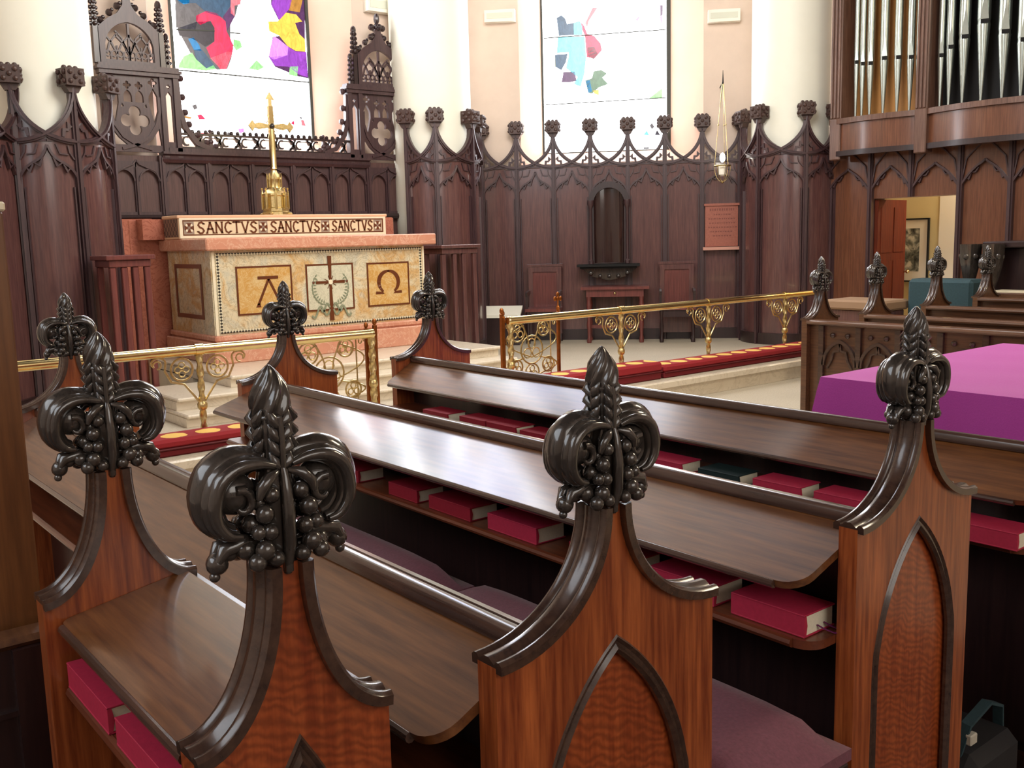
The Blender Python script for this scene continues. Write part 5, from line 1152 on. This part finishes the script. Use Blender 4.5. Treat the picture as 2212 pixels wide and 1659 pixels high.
# ================================================================== BAY FURNITURE
def niche():
    r = thing('wall_niche', 'round-headed dark niche with slim columns in the panelled bay', 'niche', tuple(fb(1.22, 1.2, 0)))
    N = BN; mb = MB(); a0, a1 = 1.02, 1.42; m = (a0 + a1) / 2
    arch = [(a0, 1.22)] + [(m + (.2) * math.cos(t), 2.02 + .19 * math.sin(t)) for t in [PI - PI * i / 16 for i in range(17)]] + [(a1, 1.22)]
    outer = [(a0 - .06, 1.22)] + [(m + .27 * math.cos(t), 2.02 + .27 * math.sin(t)) for t in [PI - PI * i / 16 for i in range(17)]] + [(a1 + .07, 1.22)]
    mb.plate([(a0 - .06, 1.22)] + outer[1:-1] + [(a1 + .07, 1.22)], [[(a0 + .005, 1.225)] + arch[1:-1] + [(a1 - .005, 1.225)]], fb, .0, .10); mb.build('surround', 'dark', r)
    # curved back
    mb = MB(); vs = []; n = 10
    for i in range(n + 1):
        a = PI * i / n; u = m - .2 * math.cos(a); d = .02 + .06 * (1 - math.sin(a))
        for z in (1.22, 2.2): vs.append(fb(u, z, d - .035))
    mb.add(vs, [(2 * i, 2 * i + 2, 2 * i + 3, 2 * i + 1) for i in range(n)]); mb.build('curved_back', wood('dark_niche_oak', (40, 24, 24), (66, 44, 40), 'z', .12, .8, .06), r)
    for a in (a0 - .04, a1 + .04):
        mb = MB(); p = fb(a, 0, .12); mb.lathe((p.x, p.y, 1.22), [(.035, 0), (.035, .04), (.02, .06), (.02, .72), (.028, .74), (.045, .78), (.045, .83)], 12); mb.build('colonnette', 'reredos', r)
    s = thing('bracket_shelf', 'black carved bracket shelf below the niche', 'shelf', tuple(fb(1.22, 1.05, .1)))
    mb = MB(); mb.prism([(.80, 1.185), (1.62, 1.185), (1.62, 1.215), (.80, 1.215)], fb, .0, .30); mb.prism([(.84, 1.16), (1.58, 1.16), (1.58, 1.185), (.84, 1.185)], fb, .0, .26); mb.build('top', 'black', s)
    mb = MB()
    mb.plate([(.86, 1.16), (1.58, 1.16), (1.46, 1.06), (1.30, 1.02), (1.22, 1.0), (1.14, 1.02), (.98, 1.06)], [], fb, .0, .18)
    for u in (.98, 1.46): mb.ball(fb(u, 1.10, .2), .035); 
    for u in (1.1, 1.22, 1.34): mb.ball(fb(u, 1.06, .18), .03)
    mb.build('corbel', 'carved', s)
niche()
def credence():
    r = thing('credence_table', 'small reddish table with turned legs below the niche', 'table', tuple(fb(1.30, .2, .35)))
    mb = MB(); mb.prism([(.86, .895), (1.74, .895), (1.74, .93), (.86, .93)], fb, .04, .50); mb.build('table_top', 'redwood', r)
    mb = MB(); mb.prism([(.93, .80), (1.67, .80), (1.67, .895), (.93, .895)], fb, .08, .46); ap = mb.build('drawer_apron', 'redwood', r)
    mb = MB(); p = fb(1.30, .85, .475); mb.ball(p, .018); mb.build('knob', 'brass', ap)
    for u in (.96, 1.64):
        for d in (.11, .43):
            p = fb(u, 0, d); mb = MB(); mb.lathe((p.x, p.y, .2), [(.028, 0), (.034, .03), (.02, .07), (.024, .18), (.034, .24), (.022, .3), (.026, .42), (.036, .5), (.026, .54), (.034, .6)], 12); mb.build('leg', 'redwood', r)
    mb = MB(); mb.prism([(.96, .38), (1.64, .38), (1.64, .42), (.96, .42)], fb, .25, .29); mb.build('stretcher', 'redwood', r)
credence()
def chair(a0, label, mirror):
    a1 = a0 + .44; r = thing('sanctuary_chair', label, 'chair', tuple(fb(a0 + .22, .2, .3)), group=None)
    back = .10
    mb = MB(); mb.plate([(a0, .30), (a1, .30), (a1, 1.20), (a0, 1.20)], [[(a0 + .06, .66), (a1 - .06, .66), (a1 - .06, 1.13), (a0 + .06, 1.13)]], fb, back, back + .045)
    mb.sweep([fb(a0 - .02, 1.215, back + .02), fb(a1 + .02, 1.215, back + .02)], [(-.02, -.035), (.02, -.035), (.015, .035), (-.015, .035)], BN); b = mb.build('back_frame', 'panel', r)
    mb = MB(); mb.prism([(a0 + .05, .65), (a1 - .05, .65), (a1 - .05, 1.14), (a0 + .05, 1.14)], fb, back + .008, back + .022)
    for k in range(7): u = a0 + .10 + k * .04; mb.bar([fb(u, .70, back + .026), fb(u, 1.08, back + .026)], .012, .012, BN)
    mb.build('linenfold_panel', 'redwood', b)
    mb = MB(); mb.prism([(a0 - .01, .62), (a1 + .01, .62), (a1 + .01, .66), (a0 - .01, .66)], fb, back + .03, .50); mb.build('seat', 'redwood', r)
    mb = MB(); mb.prism([(a0 + .02, .53), (a1 - .02, .53), (a1 - .02, .62), (a0 + .02, .62)], fb, back + .05, .47); mb.build('apron', 'dark', r)
    for u in (a0 + .02, a1 - .02):
        for d in (back + .02, .46):
            p = fb(u, 0, d); mb = MB(); mb.lathe((p.x, p.y, .2), [(.026, 0), (.03, .03), (.018, .06), (.024, .2), (.018, .3), (.026, .43)], 10); mb.build('leg', 'dark', r)
    for u in (a0 + .005, a1 - .005):
        mb = MB(); mb.bar([fb(u, .86, back + .02), fb(u, .86, .42), fb(u, .84, .47)], .03, .045, Vector((0, 0, 1))); mb.bar([fb(u, .66, .44), fb(u, .85, .44)], .03, .03, BN); mb.build('arm', 'dark', r)
chair(.14, 'high-backed oak chair left of the small table in the bay', False)
chair(1.88, 'high-backed oak chair right of the small table in the bay', True)
# prie-dieu with white top at the left of the bay
r = thing('prayer_desk', 'low wooden prayer desk with a white sloping top at the foot of the bay panelling', 'prayer desk', tuple(fb(-.15, .2, .45)))
mb = MB(); mb.prism([(-.40, .2), (.06, .2), (.06, .56), (-.40, .56)], fb, .40, .62); mb.build('case', 'dark', r)
mb = MB(); mb.add([fb(-.42, .56, .64), fb(.08, .56, .64), fb(.08, .67, .36), fb(-.42, .67, .36), fb(-.42, .60, .64), fb(.08, .60, .64), fb(.08, .70, .36), fb(-.42, .70, .36)], [(0, 1, 2, 3), (4, 5, 6, 7), (0, 1, 5, 4), (1, 2, 6, 5), (2, 3, 7, 6), (3, 0, 4, 7)]); mb.build('white_top', 'paper', r)
# prayer desk beyond the far stalls
r = thing('prayer_desk', 'small prayer desk with pale top beyond the far stalls, against the panelling beside the organ', 'prayer desk', (8.9, 5.6, 0))
mb = MB(); mb.bbox(8.75, 9.1, 5.15, 5.75, 0, .80, .01); mb.build('case', 'panel', r)
mb = MB(); mb.bbox(8.70, 9.14, 5.12, 5.78, .80, .90, .02); mb.build('pale_top', plain('fawn_cloth', (150, 120, 92), .8), r)
# memorial plaque
r = thing('memorial_plaque', 'brown-red memorial plaque with lettering on the right end of the bay panelling', 'plaque', tuple(fb(2.68, 1.4, .05)))
mb = MB(); mb.prism([(2.47, 1.41), (2.89, 1.41), (2.89, 1.94), (2.47, 1.94)], fb, .0, .05); mb.prism([(2.455, 1.935), (2.905, 1.935), (2.905, 1.965), (2.455, 1.965)], fb, .0, .07); pl = mb.build('slab', 'plaque', r)
mb = MB()
for k in range(7):
    z = 1.87 - k * .055; w = [.30, .20, .34, .32, .34, .28, .22][k]; u = 2.68 - w / 2
    while u < 2.68 + w / 2: l = random.uniform(.012, .03); mb.prism([(u, z), (u + l, z), (u + l, z + (.03 if k == 0 else .016)), (u, z + (.03 if k == 0 else .016))], fb, .05, .052); u += l + .012
mb.build('worn_lettering', plain('worn_letter_paint', (126, 70, 58), .6), pl)
mb = MB(); mb.prism([(2.44, 1.365), (2.92, 1.365), (2.92, 1.405), (2.44, 1.405)], fb, .0, .11); mb.build('ledge', plain('pinkish_ledge', (204, 150, 132), .4), r)
# sanctuary lamp on chains
def lamp():
    c = Vector((9.99, 8.16, 0)); c = fb(2.66, 0, .42)
    r = thing('sanctuary_lamp', 'hanging sanctuary lamp with a lit white candle glass on three chains', 'hanging lamp', (c.x, c.y, 2.3))
    zt, zb = 3.42, 2.42
    mb = MB(); mb.tube([(c.x, c.y, zt + .02), tuple(fb(2.66, zt + .02, -.09))], .008, 6); mb.tube([(c.x, c.y, zt - .01), (c.x, c.y, zt + .16)], .008, 6, scale=[1.4, .3]); mb.tube([(c.x, c.y, zt + .01), tuple(fb(2.66, zt - .22, -.09))], .005, 6); mb.build('wall_bracket', 'black', r)
    for k in range(3):
        a = k * 2 * PI / 3 + .4; p0 = (c.x + .01 * math.cos(a), c.y + .01 * math.sin(a), zt); p1 = (c.x + .10 * math.cos(a), c.y + .10 * math.sin(a), zb)
        mb = MB(); mb.tube([p0, p1], .004, 5); mb.ball(tuple(p0[i] * .5 + p1[i] * .5 for i in range(3)), .012, 6, 5); mb.build('chain', 'brass_old', r)
    mb = MB(); mb.tube([(c.x + .10 * math.cos(t), c.y + .10 * math.sin(t), zb) for t in [2 * PI * i / 24 for i in range(24)]], .009, 6, True); [mb.tube([(c.x + .10 * math.cos(t) * math.cos(u), c.y + .10 * math.sin(t) * math.cos(u), zb - .2 * math.sin(u)) for u in [PI / 2 * i / 8 for i in range(9)]], .004, 5) for t in [k * PI / 3 for k in range(6)]]; mb.ball((c.x, c.y, zb - .2), .018, 8, 6); mb.build('lamp_bowl', 'brass_old', r)
    mb = MB(); mb.lathe((c.x, c.y, zb - .13), [(.02, 0), (.045, .02), (.048, .14), (.044, .15)], 16); mb.build('candle_glass', 'candle', r)
    mb = MB(); mb.ball((c.x, c.y, zb + .10), .035, 10, 8, (1, 1, 1.7)); mb.build('flame', emit('candle_flame', (1, .96, .86), 12), r)
lamp()
# white wall boxes
def wallbox(fr, a0, a1, z0, z1, label):
    r = thing('wall_speaker', label, 'wall box', tuple(fr((a0 + a1) / 2, z0, 0)), group=None)
    mb = MB(); mb.prism([(a0, z0), (a1, z0), (a1, z1), (a0, z1)], fr, .0, .12); mb.build('casing', 'white', r)
    mb = MB(); mb.prism([(a0 + .03, z0 + .04), (a1 - .03, z0 + .04), (a1 - .03, z1 - .04), (a0 + .03, z1 - .04)], fr, .12, .125)
    mb.build('grille', plain('pale_grille_cloth', (214, 216, 200), .7), r)
wallbox(fa, 6.36, 6.80, 4.29, 4.46, 'white wall box above the right tower of the altar screen')
wallbox(fbw, -.38, .02, 4.39, 4.54, 'white wall box left of the right stained glass window')
wallbox(fbw, 2.50, 2.90, 4.24, 4.39, 'white wall box right of the right stained glass window')
# ================================================================== ORGAN
def organ():
    r = thing('pipe_organ', 'pipe organ with tin pipes on a bowed wooden gallery', 'organ', (10.5, 5.2, 2.4))
    # gallery fronts: two bows
    def bow(y0, y1, depth, n=14): return [(10.62 - .10 - depth * math.sin(PI * i / n) ** .8, y0 + (y1 - y0) * i / n) for i in range(n + 1)]
    for (y0, y1, dep) in ((6.95, 5.83, .10), (5.77, 4.35, .14), (4.29, 2.9, .14)):
        P = bow(y0, y1, dep)
        mb = MB(); vs = []
        for (x, y) in P: vs += [(x, y, 2.46), (x, y, 2.86), (10.8, y, 2.46), (10.8, y, 2.86)]
        n = len(P)
        fs = [(4 * i, 4 * i + 1, 4 * i + 5, 4 * i + 4) for i in range(n - 1)] + [(4 * i + 1, 4 * i + 3, 4 * i + 7, 4 * i + 5) for i in range(n - 1)] + [(4 * i, 4 * i + 4, 4 * i + 6, 4 * i + 2) for i in range(n - 1)]
        mb.add(vs, fs); g = mb.build('gallery_front', 'panel_warm', r)
        mb = MB(); pr = [(-.03, -.03), (.03, -.03), (.045, 0), (.045, .03), (-.03, .03)]
        mb.sweep([(x - .01, y, 2.84) for x, y in P], [(-p, q) for p, q in pr], (0, 0, 1)); mb.build('top_moulding', 'case', g)
        mb = MB(); mb.sweep([(x - .01, y, 2.47) for x, y in P], [(-p, q) for p, q in pr], (0, 0, 1)); mb.build('lower_moulding', 'dark', g)
    # case posts
    for (y, w) in ((6.86, .07), (5.80, .07), (4.32, .07)):
        mb = MB(); mb.bbox(10.45, 10.8, y - w, y + w, 2.86, 7.5, .01)
        for d in (-.045, 0, .045): mb.bbox(10.43, 10.46, y + d - .012, y + d + .012, 2.88, 7.5, .004)
        mb.bbox(10.44, 10.6, y - w, y + w, 2.40, 2.88, .01); mb.build('case_post', 'case', r)
    mb = MB(); mb.box(10.78, 10.795, 5.85, 6.80, 2.8, 7.5); mb.build('case_back', plain('warm_ochre_back', (176, 124, 64), .6, var=.1, scale=4), r)
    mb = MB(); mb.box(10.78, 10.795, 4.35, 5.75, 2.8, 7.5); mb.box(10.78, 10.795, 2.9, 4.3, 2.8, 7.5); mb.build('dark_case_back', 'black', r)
    def pipe(y, zm, rad, top=7.2):
        x = 10.58; mb = MB()
        mb.lathe((x, y, 2.86), [(.012, 0), (rad, zm - 2.86 - .03)], 20)
        mb.lathe((x, y, zm + .03), [(rad, 0), (rad, top - zm)], 20); mb.lathe((x, y, zm - .03), [(rad, 0), (rad * .93, .02), (rad * .93, .04), (rad, .06)], 20)
        p = mb.build('organ_pipe', 'pipe', r)
        # mouth: dark slit and pointed upper lip
        a = math.atan2(-y * .6, -x) ; ca, sa = math.cos(a), math.sin(a); ca, sa = -.86, -.51
        mb = MB(); t = Vector((-sa, ca, 0)); c = Vector((x + ca * (rad + .001), y + sa * (rad + .001), zm)); o = Vector((ca, sa, 0)) * .004; w = rad * .55
        mb.add([c - t * w + Vector((0, 0, -.02)) + o, c + t * w + Vector((0, 0, -.02)) + o, c + t * w + Vector((0, 0, .018)) + o, c - t * w + Vector((0, 0, .018)) + o], [(0, 1, 2, 3)])
        mb.sweep([c - t * w, c + t * w], [(-.018, -.008), (.018, -.008), (.018, .005), (-.018, .005)], (ca, sa, 0)); mb.build('mouth_slit', 'black', p)
        mb = MB(); q = [c - t * w * 1.1 + Vector((0, 0, .02)), c + t * w * 1.1 + Vector((0, 0, .02)), c + Vector((0, 0, .02 + rad * 5)) - o * .4]
        mb.add([q[0] + o, q[1] + o, q[2] + o * 1.2, q[0] - o, q[1] - o, q[2] - o], [(0, 1, 2), (5, 4, 3), (0, 3, 4, 1), (1, 4, 5, 2), (2, 5, 3, 0)]); mb.build('upper_lip', 'pipe', p)
    for (y, zm, rad) in [(6.68, 3.50, .030), (6.60, 3.47, .034), (6.50, 3.46, .042), (6.33, 3.49, .048), (6.16, 3.475, .044), (6.01, 3.455, .040), (5.91, 3.44, .034),
                         (5.66, 3.42, .036), (5.56, 3.49, .044), (5.41, 3.57, .058), (5.21, 3.69, .066), (4.99, 3.55, .062), (4.80, 3.44, .056), (4.62, 3.36, .048), (4.46, 3.30, .04),
                         (4.14, 3.42, .044), (3.98, 3.5, .05), (3.8, 3.6, .06), (3.6, 3.7, .06), (3.4, 3.6, .06)]: pipe(y, zm, rad)
organ()

# dark bag on the floor at the right foreground edge
r = thing('bag', 'dark bag with a teal strap on the floor in the bottom right corner', 'bag', (2.58, 1.24, 0))
mb = MB(); mb.bbox(2.44, 2.72, 1.14, 1.34, .0, .20, .03); mb.build('bag_body', plain('black_bag_cloth', (30, 30, 32), .8, bump=.3, scale=60), r)
mb = MB(); mb.sweep([(2.46, 1.20, .19), (2.49, 1.19, .27), (2.58, 1.18, .31), (2.67, 1.19, .27), (2.70, 1.20, .19)], [(-.004, -.014), (.004, -.014), (.004, .014), (-.004, .014)], (0, 1, 0)); mb.build('strap', 'teal', r)
mb = MB(); mb.bbox(2.475, 2.51, 1.168, 1.186, .22, .25, .003); mb.build('buckle', plain('pale_buckle', (200, 196, 180), .3), r)
